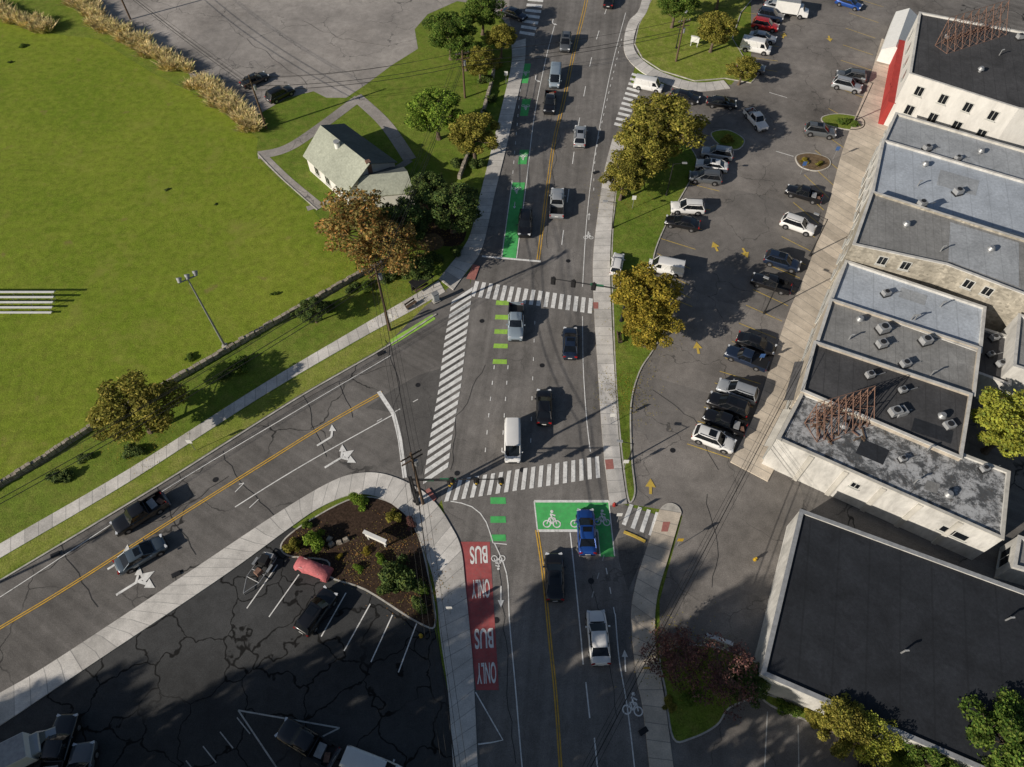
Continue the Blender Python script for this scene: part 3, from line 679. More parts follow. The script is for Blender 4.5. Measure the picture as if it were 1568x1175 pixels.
def trailer(u,v,du,dv):
    b=MB()
    for s in(-1,1):
        b.cyl((-1.6,s*.8,.5),(1.4,s*.8,.5),.05,.05,'steel_galv',6); b.cyl((1.4,s*.8,.5),(3.0,0,.5),.05,.05,'steel_galv',6)
        b.cyl((-.3,s*.8,.35),(-.3,s*1.05,.35),.34,.34,'rubber',14); b.box((-.3,s*.93,.75),(.9,.28,.05),'steel_galv')
    for x in(-1.6,-.6,.5,1.4): b.cyl((x,-.8,.5),(x,.8,.5),.04,.04,'steel_galv',6)
    b.box((-.8,0,.95),(1.2,1.0,.8),'black_trim',.15,.8); b.box((.5,.1,.8),(.8,.7,.5),'rust_steel',-.2,.8); b.cyl((.0,0,.6),(.3,.2,1.9),.07,.05,'dark_metal')
    b.box((-1.4,.2,.9),(.5,.9,.6),'hvac_metal',.2)
    b.cyl((3,0,.5),(3,0,0.02),.04,.04,'steel_galv',6)
    p=P(u,v,.5); b.obj('utility_trailer',(p.x,p.y,.02),hdg(u,v,du,dv))
trailer(400,870,-.7,1)
b=MB(); secs=[]
for t,w,z in((-2.3,.7,.5),(-2.25,.85,.85),(-1.5,.9,.92),(-.9,.72,1.36),(-.2,.72,1.42),(.3,.72,1.38),(1.1,.86,.95),(2.0,.85,.82),(2.25,.7,.5)):
    secs.append([(t,-w-.05,.12),(t,-w-.02,.6*z),(t,-w*.8,z),(t,0,z+.04),(t,w*.8,z),(t,w+.02,.6*z),(t,w+.05,.12)])
b.loft(secs,'tarp_red')
for s in(-1,1):
    for x in(-1.4,1.4): b.cyl((x,s*.7,.32),(x,s*.93,.32),.32,.32,'rubber',14)
    b.cyl((1.4,s*.6,1.0),(-1.2,s*.6,1.2),.02,.02,'white_panel',4)
me=b.mesh('covered_car'); fixnormals(me); p=P(478,869,.7); place(me,'covered_car',(p.x,p.y,.02),hdg(478,869,-1,-.4),.9)

# ---------------------------------------------------------------- vegetation
def leaves(centers,radii,count,size,rng,flat=.8,up=.3):
    k=rng.choice(len(centers),count,p=(radii**2)/(radii**2).sum())
    d=rng.normal(size=(count,3)); d/=np.linalg.norm(d,axis=1)[:,None]
    r=radii[k]*(rng.uniform(.35,1,count)**.45)*rng.normal(1,.1,count)
    c=centers[k]+d*r[:,None]*np.array([1,1,flat])
    n=rng.normal(size=(count,3))+d*.9+np.array([0,0,up]); n/=np.linalg.norm(n,axis=1)[:,None]
    a=np.cross(n,rng.normal(size=(count,3))); a/=np.linalg.norm(a,axis=1)[:,None]; bb=np.cross(n,a)
    s=size*rng.uniform(.6,1.35,count)[:,None]
    v=np.stack([c-a*s,c+bb*s*.6,c+a*s,c-bb*s*.6],1).reshape(-1,3); return v
def veg_mesh(name,b,v,mat):
    nb=len(b.v); nl=len(v)//4
    me=bpy.data.meshes.new(name)
    vs=np.concatenate([np.array(b.v).reshape(-1,3),v]) if nb else v
    faces=b.f+[list(range(nb+4*i,nb+4*i+4)) for i in range(nl)]
    me.from_pydata(vs.tolist(),[],faces)
    for n in b.names: me.materials.append(MATS[n])
    me.materials.append(MATS[mat])
    me.polygons.foreach_set('material_index',b.m+[len(b.names)]*nl); me.update(); return me
def tree_mesh(mat,seed,dens=13000,spread=1.0,low=.38,size=.15):
    rng=np.random.default_rng(seed); b=MB()
    lobes=[];rad=[]
    nl=34
    for i in range(nl):
        a=i*2.4+rng.uniform(-.4,.4); t=(i+.5)/nl; z=10*(low+.08+(.9-low-.08)*t)
        env=math.sin(math.pi*min(1,max(.2,(z/10-low)/(1.02-low)))**.8)
        rr=3.3*env*rng.uniform(.35,1.08)*spread
        lobes.append((rr*math.cos(a),rr*math.sin(a),z+rng.normal()*.3)); rad.append(rng.uniform(.55,1.25))
    lobes=np.array(lobes);rad=np.array(rad)
    pts=[Vector((0,0,0)),Vector((.1,.05,2)),Vector((.0,.15,4)),Vector((.15,0,6.3)),Vector((.1,.1,8.6))]; rs=[.30,.22,.17,.11,.04]
    for i in range(4): b.cyl(pts[i],pts[i+1],rs[i],rs[i+1],'bark',8,False)
    b.cyl((0,0,-.05),(0,0,.5),.42,.27,'bark',8,False)
    for c in lobes:
        z0=max(2.3,c[2]-2.2*rng.uniform(.6,1.1)); s=Vector((.08,.08,min(z0,8))); e=Vector(c.tolist()); m=s.lerp(e,.55)+Vector((0,0,-.25))
        b.cyl(s,m,.085,.055,'bark',5,False); b.cyl(m,e,.055,.02,'bark',5,False)
        for _ in range(3):
            d=Vector(rng.normal(size=3).tolist()).normalized()*1.0; b.cyl(m.lerp(e,.6),e+d,.028,.01,'bark',4,False)
    v=leaves(lobes,rad,dens,size,rng)
    return veg_mesh('tree',b,v,mat)
def bush_mesh(mat,seed,dens=3500,size=.07):
    rng=np.random.default_rng(seed); b=MB(); c=[];r=[]
    for i in range(14):
        a=rng.uniform(0,6.28); q=rng.uniform(0,.72); c.append((q*math.cos(a),q*math.sin(a),rng.uniform(.3,.85)-q*.3)); r.append(rng.uniform(.2,.42))
    for i in range(5): b.cyl((0,0,0),c[i],.04,.015,'bark',5,False)
    return veg_mesh('bush',b,leaves(np.array(c),np.array(r),dens,size,rng),mat)
TM={}
def tree(name,mat,u,v,h,R,seed=0,dens=14000,low=.38,size=.145):
    k=(mat,seed,dens)
    if k not in TM: TM[k]=tree_mesh(mat,seed+1,dens,1,low,size)
    R=R*1.12
    p=P(u,v,h*.62); return place(TM[k],name,(p.x,p.y,.02),seed*1.7+u,(R/4,R/4,h/10))
def wtree(name,mat,x,y,h,R,seed=0):
    k=(mat,seed,14000)
    if k not in TM: TM[k]=tree_mesh(mat,seed+1,14000,1,.38,.145)
    return place(TM[k],name,(x,y,0),x*1.3,(R/4,R/4,h/10))
BMs={}
def bush(name,mat,u,v,R,h=1.0,z=.05,seed=0):
    k=(mat,seed)
    if k not in BMs: BMs[k]=bush_mesh(mat,seed+40)
    p=P(u,v,R*h*.5); return place(BMs[k],name,(p.x,p.y,z),u,(R,R,R*h))
tree('street_tree','leaf_olive',1014,196,11,6.2,1); tree('street_tree','leaf_olive',985,235,9,4.2,2); tree('street_tree','leaf_olive',955,272,7,3.2,3); tree('street_tree','leaf_gold',985,455,9,4.4,1); tree('street_tree','leaf_gold',995,498,7,3.4,2)
tree('maple_tree','leaf_autumn',552,340,11,6.0,3,6500,.3,.14); tree('maple_tree','leaf_autumn',592,378,9,4.8,2,6500,.3,.14); tree('street_tree','leaf_dark',690,318,7.5,4.4,2); tree('maple_tree','leaf_bright',668,172,8,4.6,1)
tree('street_tree','leaf_olive',726,208,8,3.9,3); tree('maple_tree','leaf_olive',206,628,7.5,5.0,1); tree('street_tree','leaf_dark',478,475,4,1.9,2)
tree('street_tree','leaf_green',688,50,8,4.6,1); tree('street_tree','leaf_green',738,18,7,3.8,2); tree('street_tree','leaf_olive',767,58,6,2.8,3); tree('street_tree','leaf_olive',735,95,6,3.0,2); tree('street_tree','leaf_green',712,78,6,2.8,2)
tree('street_tree','leaf_green',1035,8,7,3.8,1); tree('street_tree','leaf_olive',1096,45,7,3.8,1); tree('street_tree','leaf_olive',1138,105,5,2.8,3); tree('street_tree','leaf_green',1105,-20,7,3.8,1)
tree('maple_tree','leaf_yellow',1550,655,9,4.6,1); tree('maple_tree','leaf_green',1543,1142,7,3.9,2); tree('birch_tree','leaf_yellow',1335,1132,6,2.4,1,6000); tree('birch_tree','leaf_olive',1290,1112,6,2.6,3)
tree('plum_tree','leaf_purple',1038,1003,5,3.0,1,5200,.25,.12); tree('plum_tree','leaf_purple',1112,1030,5.5,3.5,2,3600,.25,.12); tree('street_tree','leaf_dark',1145,1045,4,2.0,3)
tree('maple_tree','leaf_green',1430,1175,5,2.8,2)
tree('street_tree','leaf_dark',615,340,8,3.8,2); tree('street_tree','leaf_dark',640,410,4.5,2.3,2); tree('street_tree','leaf_dark',655,290,6,2.8,1)
for m,u,v,R,h in(('leaf_bright',547,766,1.35,1),('leaf_olive',602,790,1.05,1),('leaf_bright',482,826,1.5,1.1),('leaf_olive',449,836,1.1,1),('leaf_dark',608,876,2.3,.9),('leaf_dark',630,892,1.6,.9),('leaf_bright',582,857,.95,1),('leaf_bright',547,870,.7,.8),('leaf_dark',592,902,1.3,.8),('leaf_dark',642,925,1.3,.8),('leaf_purple',628,800,.9,.8),('leaf_gold',560,845,.6,.8),('leaf_green',650,905,.7,.8),('leaf_gold',520,852,.5,.8),('leaf_green',470,803,.7,.8)):
    bush('garden_shrub',m,u,v,R,h,.08,int(u)%3)
for m,u,v,R,h in(('leaf_dark',90,728,1.8,.6),('leaf_green',365,560,1.6,.7),('leaf_dark',345,575,1.2,.6),('leaf_green',290,548,.8,.6),('leaf_dark',500,470,1.3,.7),('leaf_dark',455,480,1.0,.7),('leaf_dark',540,440,1.4,.6),
  ('leaf_olive',1115,213,1.3,.7),('leaf_gold',1232,247,.9,.6),('leaf_olive',1255,250,.8,.6),('leaf_green',1290,185,1.4,.7),('leaf_green',1310,190,1.0,.7),
  ('leaf_dark',745,120,1.8,.8),('leaf_dark',750,150,1.5,.8),('leaf_olive',760,95,1.5,.8),('leaf_dark',738,175,1.5,.8),('leaf_dark',728,250,1.4,.8),('leaf_dark',655,35,1.5,.8),('leaf_green',640,355,1.4,.6),('leaf_dark',700,385,1.4,.7),('leaf_dark',640,400,1.8,.6),('leaf_dark',615,415,1.6,.6),('leaf_dark',590,425,1.4,.6),('leaf_dark',665,395,1.4,.7),('leaf_green',560,440,1.2,.6),
  ('leaf_green',1060,1065,1.2,.4),('leaf_olive',1025,1080,.9,.4),('leaf_green',1210,1085,1.3,.8),('leaf_olive',1245,1098,1.3,.8),('leaf_green',1380,1155,1.5,.8),('leaf_green',1540,570,1.3,.8),('leaf_dark',700,250,1.6,.7),('leaf_dark',718,235,1.3,.7),('leaf_green',515,275,.7,.8),('leaf_green',420,450,.7,.6),('leaf_dark',205,690,1.6,.5),('leaf_dark',130,700,1.1,.5),('leaf_green',35,70,.8,.5),('leaf_dark',15,95,.6,.5),
  ('leaf_dark',256,290,.5,.4),('leaf_dark',330,313,.4,.4)):
    bush('bush',m,u,v,R,h,.02,int(u)%3)
def grasshedge(A,n,w=1.9,h=1.6):
    rng=np.random.default_rng(n); q=smooth([tuple(p) for p in W(A)],8); tot=len(q)-1
    k=rng.integers(0,n,n*300); cl=[]
    for i in range(n):
        t=(i+rng.uniform(-.3,.3))/n*tot; j=int(min(max(t,0),tot-1)); p=q[j].lerp(q[j+1],min(max(t-j,0),1)); cl.append((p.x+rng.normal()*w*.35,p.y+rng.normal()*w*.35,0))
    cl=np.array(cl); N=len(k); base=cl[k]+np.c_[rng.normal(size=(N,2))*.22,np.zeros(N)]
    dr=np.c_[rng.normal(size=(N,2))*.5,np.ones(N)]*h*rng.uniform(.6,1.15,N)[:,None]
    sd=rng.normal(size=(N,3)); sd[:,2]=0; sd/=np.linalg.norm(sd,axis=1)[:,None]; sd*=.08
    mid=base+dr*.6; tip=base+dr+np.c_[rng.normal(size=(N,2))*.15,-np.ones(N)*.1]
    v=np.stack([base-sd*.5,mid-sd,tip,mid+sd],1).reshape(-1,3)
    me=veg_mesh('ornamental_grass',MB(),v,'leaf_tan'); place(me,'ornamental_grass_hedge')
grasshedge([(-60,0),(0,22),(75,50)],44); grasshedge([(150,38),(210,68),(275,112)],62); grasshedge([(308,132),(350,165),(392,202)],50); grasshedge([(60,-40),(120,5),(150,30)],36)
rng=np.random.default_rng(5)
def litter(cs,n,mat):
    v=[]
    for (u,w,r) in cs:
        c=P(u,w); a=rng.normal(size=(n,2))*r*.5
        pts=np.c_[a[:,0]+c.x,a[:,1]+c.y,np.full(n,.15)]
        t=rng.uniform(0,6.28,n); d=np.c_[np.cos(t),np.sin(t),np.zeros(n)]*.07; e=np.c_[-np.sin(t),np.cos(t),np.zeros(n)]*.05
        v.append(np.stack([pts-d,pts-e,pts+d,pts+e],1).reshape(-1,3))
    me=veg_mesh('fallen_leaves',MB(),np.concatenate(v),mat); place(me,'fallen_leaves')
litter([(985,500,5),(960,300,5),(560,400,7),(600,440,6),(640,360,5),(1040,1010,4),(205,660,5),(960,600,4)],500,'leaf_gold')
litter([(550,860,3),(600,830,3),(640,900,3),(480,830,2),(580,380,7),(690,350,4)],350,'leaf_autumn')
for i,(x,y,h,R) in enumerate([(-62,-10,22,6),(-52,-8,27,6),(-41,-15,26,6.5),(-35,-4,29,6),(-24,-9,28,6.5),(-12,-7,24,5.5),(-17,-24,27,6.5),(0,-12,22,5.5),(22,-13,23,5.5),(-84,-14,26,6.5),(-66,-24,29,7),(42,-12,18,5)]):  # unseen trees outside the frame, sited and heightened for the shade they cast
    wtree('offframe_shade_tree',('leaf_green','leaf_olive')[i%2],x,y,h,R,1)

# ---------------------------------------------------------------- buildings
def inset(w,d):
    n=len(w); out=[]
    for i in range(n):
        p=w[i]; a=(p-w[i-1]).normalized(); c=(w[(i+1)%n]-p).normalized()
        n1=Vector((-a.y,a.x,0)); n2=Vector((-c.y,c.x,0)); k=(n1+n2); k=k/ max(.3,(1+n1.dot(n2))); out.append(p+k*d)
    return out
def building(roof,h,wall,rmat,par=.35,cop='wall_white',pw=.28):
    w=[P(u,v,h) for u,v in roof]
    for p in w: p.z=0
    n=len(w)
    if sum(w[i].x*w[(i+1)%n].y-w[(i+1)%n].x*w[i].y for i in range(n))<0: w.reverse()
    b=MB(); up=Vector((0,0,h)); ins=inset(w,pw); rf=Vector((0,0,h-par))
    b.add(w+[p+up for p in w],[(i,(i+1)%n,n+(i+1)%n,n+i) for i in range(n)],wall)
    outc=inset(w,-.06)
    b.add([p+up for p in outc]+[p+up for p in inset(w,pw+.03)],[(i,(i+1)%n,n+(i+1)%n,n+i) for i in range(n)],cop)
    b.add([p+up for p in outc]+[p+up-Vector((0,0,.12)) for p in outc],[(n+i,n+(i+1)%n,(i+1)%n,i) for i in range(n)],cop)
    b.add([p+up for p in ins]+[p+rf for p in ins],[(i,(i+1)%n,n+(i+1)%n,n+i) for i in range(n)],wall)
    b.poly([p+rf for p in ins],rmat)
    return b,w,h-par
def wallwin(b,p,q,z0,wd,ht,n,margin=.12,mat='car_glass'):
    d=(q-p); L=d.length; d.normalize(); nn=Vector((d.y,-d.x,0)); a=math.atan2(d.y,d.x)
    for i in range(n):
        t=margin+(1-2*margin)*((i+.5)/n); c=p+d*(L*t)
        for off,w2,h2,m in((.03,wd+.24,ht+.24,'window_frame'),(.05,wd,ht,mat)):
            k=c+nn*off; b.box((k.x,k.y,z0+ht/2),(w2,.06,h2),m,a)
        k=c+nn*.085; b.box((k.x,k.y,z0+ht/2),(.06,.03,ht),'window_frame',a); k=c+nn*.12; b.box((k.x,k.y,z0-.16),(wd+.4,.22,.08),'window_frame',a)
def hvac(b,u,v,z,s=1.2,rz=.3,kind=0):
    p=P(u,v,z)
    if kind==0:
        b.box((p.x,p.y,z+.1),(s*1.15,s*.95,.2),'dark_metal',rz); b.box((p.x,p.y,z+.2+s*.3),(s,s*.8,s*.6),'hvac_metal',rz)
        b.cyl((p.x,p.y,z+.2+s*.6),(p.x,p.y,z+.28+s*.6),s*.3,s*.3,'dark_metal',12)
        b.cyl((p.x+s*.5,p.y,z+.12),(p.x+s*.5+1.6,p.y+.5,z+.12),.05,.05,'steel_galv',6)
    elif kind==1:
        b.cyl((p.x,p.y,z),(p.x,p.y,z+.5),.25,.25,'steel_galv',12); b.cyl((p.x,p.y,z+.45),(p.x,p.y,z+.8),.5,.3,'steel_galv',12)
    else:
        b.cyl((p.x,p.y,z),(p.x,p.y,z+.9),.09,.09,'steel_galv',8); b.cyl((p.x,p.y,z+.9),(p.x+.3,p.y,z+1.0),.1,.1,'steel_galv',8)
def facade(b,w,idx,h,n,mat='car_glass'):
    p,q=w[idx],w[(idx+1)%len(w)]; wallwin(b,p,q,.7,1.9,1.7,n,.06)
    if h>6.5: wallwin(b,p,q,4.1,1.0,1.3,n,.06)
def edge_idx(w,dirv):
    best=-9;bi=0
    for i in range(len(w)):
        d=(w[(i+1)%len(w)]-w[i]); nn=Vector((d.y,-d.x,0)).normalized(); s=nn.dot(Vector((*dirv,0)))+d.length*.001
        if s>best: best=s;bi=i
    return bi
WEST=(-1,-.15); SOUTH=(-.25,-1)
def awning(b,p,q,z,mat,dep=1.3,t0=.1,t1=.9):
    d=q-p; nn=Vector((d.y,-d.x,0)).normalized(); a=p+d*t0; c=p+d*t1
    v=[a+Vector((0,0,z))+nn*.02,c+Vector((0,0,z))+nn*.02,c+nn*dep+Vector((0,0,z-.6)),a+nn*dep+Vector((0,0,z-.6)),c+nn*dep+Vector((0,0,z-.85)),a+nn*dep+Vector((0,0,z-.85))]
    b.add(v,[(3,2,1,0),(5,4,2,3)],mat)
def roofpatch(b,pts,z,mat): b.poly([P(u,v,z)+Vector((0,0,.02)) for u,v in pts],mat)
b,w,zr=building([(1228,600),(1547,722),(1537,826),(1190,672)],6.0,'wall_white','roof_weathered',.3,'wall_cream')
i=edge_idx(w,SOUTH); p,q=w[i],w[(i+1)%4]; wallwin(b,p+(q-p)*.78,p+(q-p)*.92,2.9,2.6,1.0,1,.1); wallwin(b,p+(q-p)*.3,p+(q-p)*.5,3.6,.8,.8,1,.1)
dd=(q-p); nn=Vector((dd.y,-dd.x,0)).normalized()
for t in(.17,.33,.5,.66,.83): c=p+dd*t+nn*.08; b.box((c.x,c.y,2.85),(.5,.2,5.7),'wall_cream',math.atan2(dd.y,dd.x))
i=edge_idx(w,WEST); facade(b,w,i,6,3); awning(b,w[i],w[(i+1)%4],3.1,'wall_cream',.8)
for a in((1450,655,1.1,0),(1375,635,1.3,0),(1505,720,.8,0),(1420,690,.5,2),(1400,740,.8,2),(1380,705,.7,0),(1450,760,.6,1),(1290,655,.6,1)): hvac(b,a[0],a[1],zr,a[2],.3,a[3])
roofpatch(b,[(1320,672),(1362,690),(1352,712),(1310,694)],zr,'roof_black'); roofpatch(b,[(1420,735),(1440,742),(1434,756),(1414,749)],zr,'roof_grey')
rg2=random.Random(9)
for k in range(40):
    pp=P(rg2.uniform(1250,1350),rg2.uniform(630,675),zr); b.box((pp.x,pp.y,zr+.12),(rg2.uniform(.4,1.6),.15,.1),'rust_steel' if k%2 else 'pole_wood',rg2.uniform(0,3.1))
b.obj('white_brick_building')
def bldg(name,roof,h,wall,rmat,units,par=.35,cop='wall_white',nw=3,aw=None,south=0,patches=()):
    b,w,zr=building(roof,h,wall,rmat,par,cop)
    i=edge_idx(w,WEST); facade(b,w,i,h,nw)
    if aw: awning(b,w[i],w[(i+1)%len(w)],3.2,aw,.9)
    if south:
        for i in range(len(w)):
            p,q=w[i],w[(i+1)%len(w)]; d=q-p; nn=Vector((d.y,-d.x,0)).normalized()
            if nn.y<-.6 and d.length>6: wallwin(b,p,q,h-2.2,1.0,1.2,south,.25)
    for a in units: hvac(b,a[0],a[1],zr,a[2],.3,a[3])
    for pts,m in patches: roofpatch(b,pts,zr,m)
    b.obj(name); return w
bldg('shop_building',[(1247,522),(1489,603),(1473,702),(1227,598)],6.4,'wall_tan','roof_dark',[(1330,577,.9,0),(1380,600,.8,0),(1368,634,1.2,0),(1425,575,.5,2),(1440,640,.6,1)],nw=3,aw='wall_dark',patches=[([(1400,640),(1460,660),(1456,680),(1395,660)],'roof_black')])
bldg('shop_building',[(1272,457),(1502,532),(1493,606),(1250,524)],6.2,'wall_tan','roof_grey',[(1315,492,.7,1),(1350,507,1.3,0),(1348,530,1.1,0),(1415,525,1.2,0),(1400,490,.5,2),(1300,520,.6,2),(1384,560,1,0)],nw=3)
bldg('shop_building',[(1295,398),(1510,470),(1503,540),(1272,458)],6.0,'wall_white','roof_light',[(1355,452,.9,0),(1440,470,.6,2),(1395,490,.6,2)],nw=3,patches=[([(1380,440),(1420,453),(1416,468),(1376,455)],'roof_pale')])
bldg('stone_building',[(1335,292),(1640,388),(1640,480),(1568,450),(1450,405),(1306,374)],8.6,'wall_stone','roof_grey',[(1386,347,.9,1),(1515,385,.9,1),(1410,315,1.0,0),(1440,385,.7,2)],cop='wall_white',south=2,patches=[([(1455,340),(1560,372),(1560,440),(1452,400)],'roof_pale')])
bldg('shop_building',[(1352,213),(1640,297),(1640,385),(1335,295)],7.0,'wall_white','roof_light',[(1465,297,1.1,0),(1415,255,.9,1),(1405,285,.7,2)],nw=4,patches=[([(1440,260),(1500,277),(1494,300),(1434,283)],'roof_pale')])
bldg('shop_building',[(1372,172),(1640,250),(1640,300),(1352,216)],6.6,'wall_cream','roof_pale',[(1418,230,1.0,0),(1465,245,.8,0),(1500,235,.8,1)],nw=3)
b,w,zr=building([(1408,18),(1640,62),(1640,178),(1560,166),(1393,112)],9.5,'siding_white','roof_dark',.3)
for k in range(len(w)):
    p,q=w[k],w[(k+1)%len(w)]; d=q-p; nn=Vector((d.y,-d.x,0)).normalized()
    if nn.y<-.6 and d.length>9: wallwin(b,p,q,3.2,1.2,1.5,4,.04); wallwin(b,p,q,6.6,1.1,1.4,4,.04)
i=edge_idx(w,WEST); p,q=w[i],w[(i+1)%len(w)]; wallwin(b,p,q,6.4,1.1,1.5,4,.06)
d=q-p; nn=Vector((d.y,-d.x,0)).normalized(); c=(p+q)/2+nn*.45; b.box((c.x,c.y,2.1),(d.length,.9,4.2),'wall_red',math.atan2(d.y,d.x)); b.box((c.x,c.y,4.24),(d.length+.2,1.2,.1),'awning_red',math.atan2(d.y,d.x))
for a in((1450,60,.8,0),(1500,110,.7,1),(1530,85,.6,2),(1560,60,1,0)): hvac(b,a[0],a[1],zr,a[2],.2,a[3])
b.obj('three_storey_white_building')
bldg('rear_building',[(1560,480),(1680,520),(1680,600),(1552,560)],6.5,'wall_white','roof_grey',[(1600,540,1,0)],nw=1)
bldg('rear_annex',[(1500,500),(1556,518),(1548,590),(1494,570)],4.2,'wall_white','roof_dark',[(1520,520,.9,0),(1530,560,.9,0),(1515,545,.7,0)],nw=1)
bldg('rear_annex',[(1560,820),(1680,860),(1680,900),(1552,868)],3.5,'wall_white','roof_grey',[],nw=1)
b,w,zr=building([(1226,780),(1760,975),(1760,1290),(1166,1032)],4.6,'wall_white','roof_black',.22,'hvac_metal',.35)
for a in((1540,950,.5,2),(1380,1000,.35,2)): hvac(b,a[0],a[1],zr,a[2],.3,a[3])
b.obj('flat_black_roof_building')
b=MB(); q=[P(u,v,2.6) for u,v in((1372,18),(1406,25),(1385,85),(1350,76))]; z=Vector((0,0,-2.2)); m1=(q[0]+q[1])/2+Vector((0,0,1.1)); m2=(q[2]+q[3])/2+Vector((0,0,1.1))
b.add(q+[m1,m2],[(0,4,5,3),(4,1,2,5),(0,1,4),(2,3,5)],'white_panel'); b.add(q+[p+z for p in q],[(0,1,5,4),(1,2,6,5),(2,3,7,6),(3,0,4,7)],'white_panel'); b.obj('white_marquee_tent')
def billboard(u0,v0,u1,v1,zr,hh,n=8):
    b=MB(); p=P(u0,v0,zr);q=P(u1,v1,zr); d=q-p; nn=Vector((d.y,-d.x,0)).normalized()
    for i in range(n):
        c=p+d*(i/(n-1)); b.cyl(c,c+Vector((0,0,hh)),.06,.06,'rust_steel',6); e=c+nn*2.6
        b.cyl(e,c+Vector((0,0,hh*.95)),.05,.05,'rust_steel',6); b.cyl(e,c,.045,.045,'rust_steel',6); b.cyl(c+nn*1.3,c+Vector((0,0,hh*.5)),.035,.035,'rust_steel',5); b.cyl(c+nn*1.3+Vector((0,0,hh*.48)),c,.035,.035,'rust_steel',5)
        if i<n-1:
            c2=p+d*((i+1)/(n-1)); b.cyl(c,c2+Vector((0,0,hh)),.03,.03,'rust_steel',5); b.cyl(c2,c+Vector((0,0,hh)),.03,.03,'rust_steel',5); b.cyl(c+nn*2.6,c2+nn*2.6,.035,.035,'rust_steel',5); b.cyl(c+nn*2.6,c2+nn*1.3+Vector((0,0,hh*.48)),.03,.03,'rust_steel',5)
    for k in range(5):
        z=Vector((0,0,hh*(k/4))); b.cyl(p+z-nn*.1,q+z-nn*.1,.04,.04,'rust_steel',5)
    b.obj('rooftop_billboard_frame')
billboard(1232,648,1318,622,5.7,4.0,9); billboard(1432,70,1522,42,9.2,4.5,9)

def gable(b,E,hw,hr,wall,ra,rb,over=.35):
    a,bb,c,d=E; up=Vector((0,0,hw)); m0=(a+d)/2; m1=(bb+c)/2; R=Vector((0,0,hr))
    b.add([a,bb,c,d]+[p+up for p in E]+[m0+R,m1+R],[(0,1,5,4),(2,3,7,6),(1,2,6,9,5),(3,0,4,8,7)],wall)
    ax=(m1-m0).normalized()*over; s1=(a-d).normalized()*over; dz=Vector((0,0,-(hr-hw)*over/((a-d).length/2)))
    T=Vector((0,0,.12))
    r0=m0+R-ax+T; r1=m1+R+ax+T; e0=a+up-ax+s1+dz+T; e1=bb+up+ax+s1+dz+T; f0=d+up-ax-s1+dz+T; f1=c+up+ax-s1+dz+T
    for q,m in(((e0,e1,r1,r0),ra),((r0,r1,f1,f0),rb)):
        b.add(list(q)+[p-T for p in q],[(0,1,2,3),(7,6,5,4),(0,4,5,1),(1,5,6,2),(2,6,7,3),(3,7,4,0)],m)
z=3.0
A=[P(468,238,z),P(531,293,z),P(604,248,z),P(527,192,z)]
for p in A: p.z=0
b=MB(); gable(b,A,3.0,5.4,'siding_white','shingle_sage_lit','shingle_sage_shaded')
B2=[P(548,300,2.6),P(566,262,2.6),P(612,256,2.6),P(632,293,2.6)]
for p in B2: p.z=0
gable(b,[B2[1],B2[2],B2[3],B2[0]],2.6,3.9,'siding_white','shingle_sage_shaded','shingle_sage_lit')
p=P(517,225,5); b.cyl((p.x,p.y,4.2),(p.x,p.y,5.8),.45,.42,'white_panel',10); b.cyl((p.x,p.y,5.8),(p.x,p.y,6.0),.5,.5,'hvac_metal',10)
p=P(564,252,5); b.box((p.x,p.y,4.4),(.7,.7,2.4),'rust_steel',.5)
wallwin(b,A[0],A[1],.9,1.0,1.3,3,.1); wallwin(b,A[3],A[0],.9,1.0,1.3,2,.15)
me=b.mesh('white_park_house'); fixnormals(me); place(me,'white_park_house')

def stonewall(name,pts,h=.8,w=.5):
    q=smooth([(p.x,p.y,0) for p in W(pts)],10); b=MB(); rg=random.Random(3)
    for i in range(len(q)-1):
        d=q[i+1]-q[i]; L=d.length; n=max(1,int(L/.7)); a=math.atan2(d.y,d.x)
        for k in range(n):
            c=q[i]+d*((k+.5)/n); hh=h*rg.uniform(.85,1.12)
            b.box((c.x,c.y,hh/2),(L/n*.97,w*rg.uniform(.85,1.15),hh),'stone_wall',a+rg.uniform(-.06,.06),rg.uniform(.85,.97))
    b.obj(name)
stonewall('stone_wall',[(-200,865),(-60,782),(0,745),(75,700),(150,652),(345,540),(480,462),(560,418),(612,392)])
stonewall('stone_wall',[(703,275),(722,225),(738,180),(752,130),(758,100)])

b=MB()
for k in range(5):
    c=P(10,482,0); y=c.y+k*.66; z=.45+.28*k; e=P(88,468,0); L=13
    b.box((e.x-L/2,y,z),(L,.32,.05),'white_panel'); b.box((e.x-L/2,y+.32,z-.2),(L,.14,.04),'steel_galv')
    for j in range(5):
        x=e.x-.5-j*2.6; b.cyl((x,y,0),(x,y,z),.04,.04,'steel_galv',6)
b.obj('bleachers')

def light_pole(bu,bv,tv,name='stadium_light_pole',heads=3):
    h=hgt(bu,bv,tv); g=P(bu,bv); b=MB(); b.cyl((0,0,0),(0,0,h),.17,.09,'steel_galv',10); b.box((0,0,.2),(.6,.6,.4),'kerb_stone')
    b.box((0,0,h-.3),(2.2,.1,.12),'steel_galv',.6)
    for k in range(heads):
        o=(k-(heads-1)/2)*.95; x,y=o*math.cos(.6),o*math.sin(.6); b.cyl((x,y,h-.3),(x-.05,y+.35,h+.15),.22,.32,'hvac_metal',10)
    b.obj(name,(g.x,g.y,0))
light_pole(345,531,425)
def lamp(bu,bv,h,a,name='street_lamp',arm=1.6):
    g=P(bu,bv); b=MB(); b.cyl((0,0,0),(0,0,h),.1,.06,'dark_metal',8); b.cyl((0,0,h-.1),(arm*math.cos(a),arm*math.sin(a),h+.15),.04,.035,'dark_metal',6)
    b.box((arm*math.cos(a),arm*math.sin(a),h+.15),(.7,.3,.12),'hvac_metal',a); b.cyl((0,0,0),(0,0,.5),.2,.14,'dark_metal',8); b.obj(name,(g.x,g.y,0))
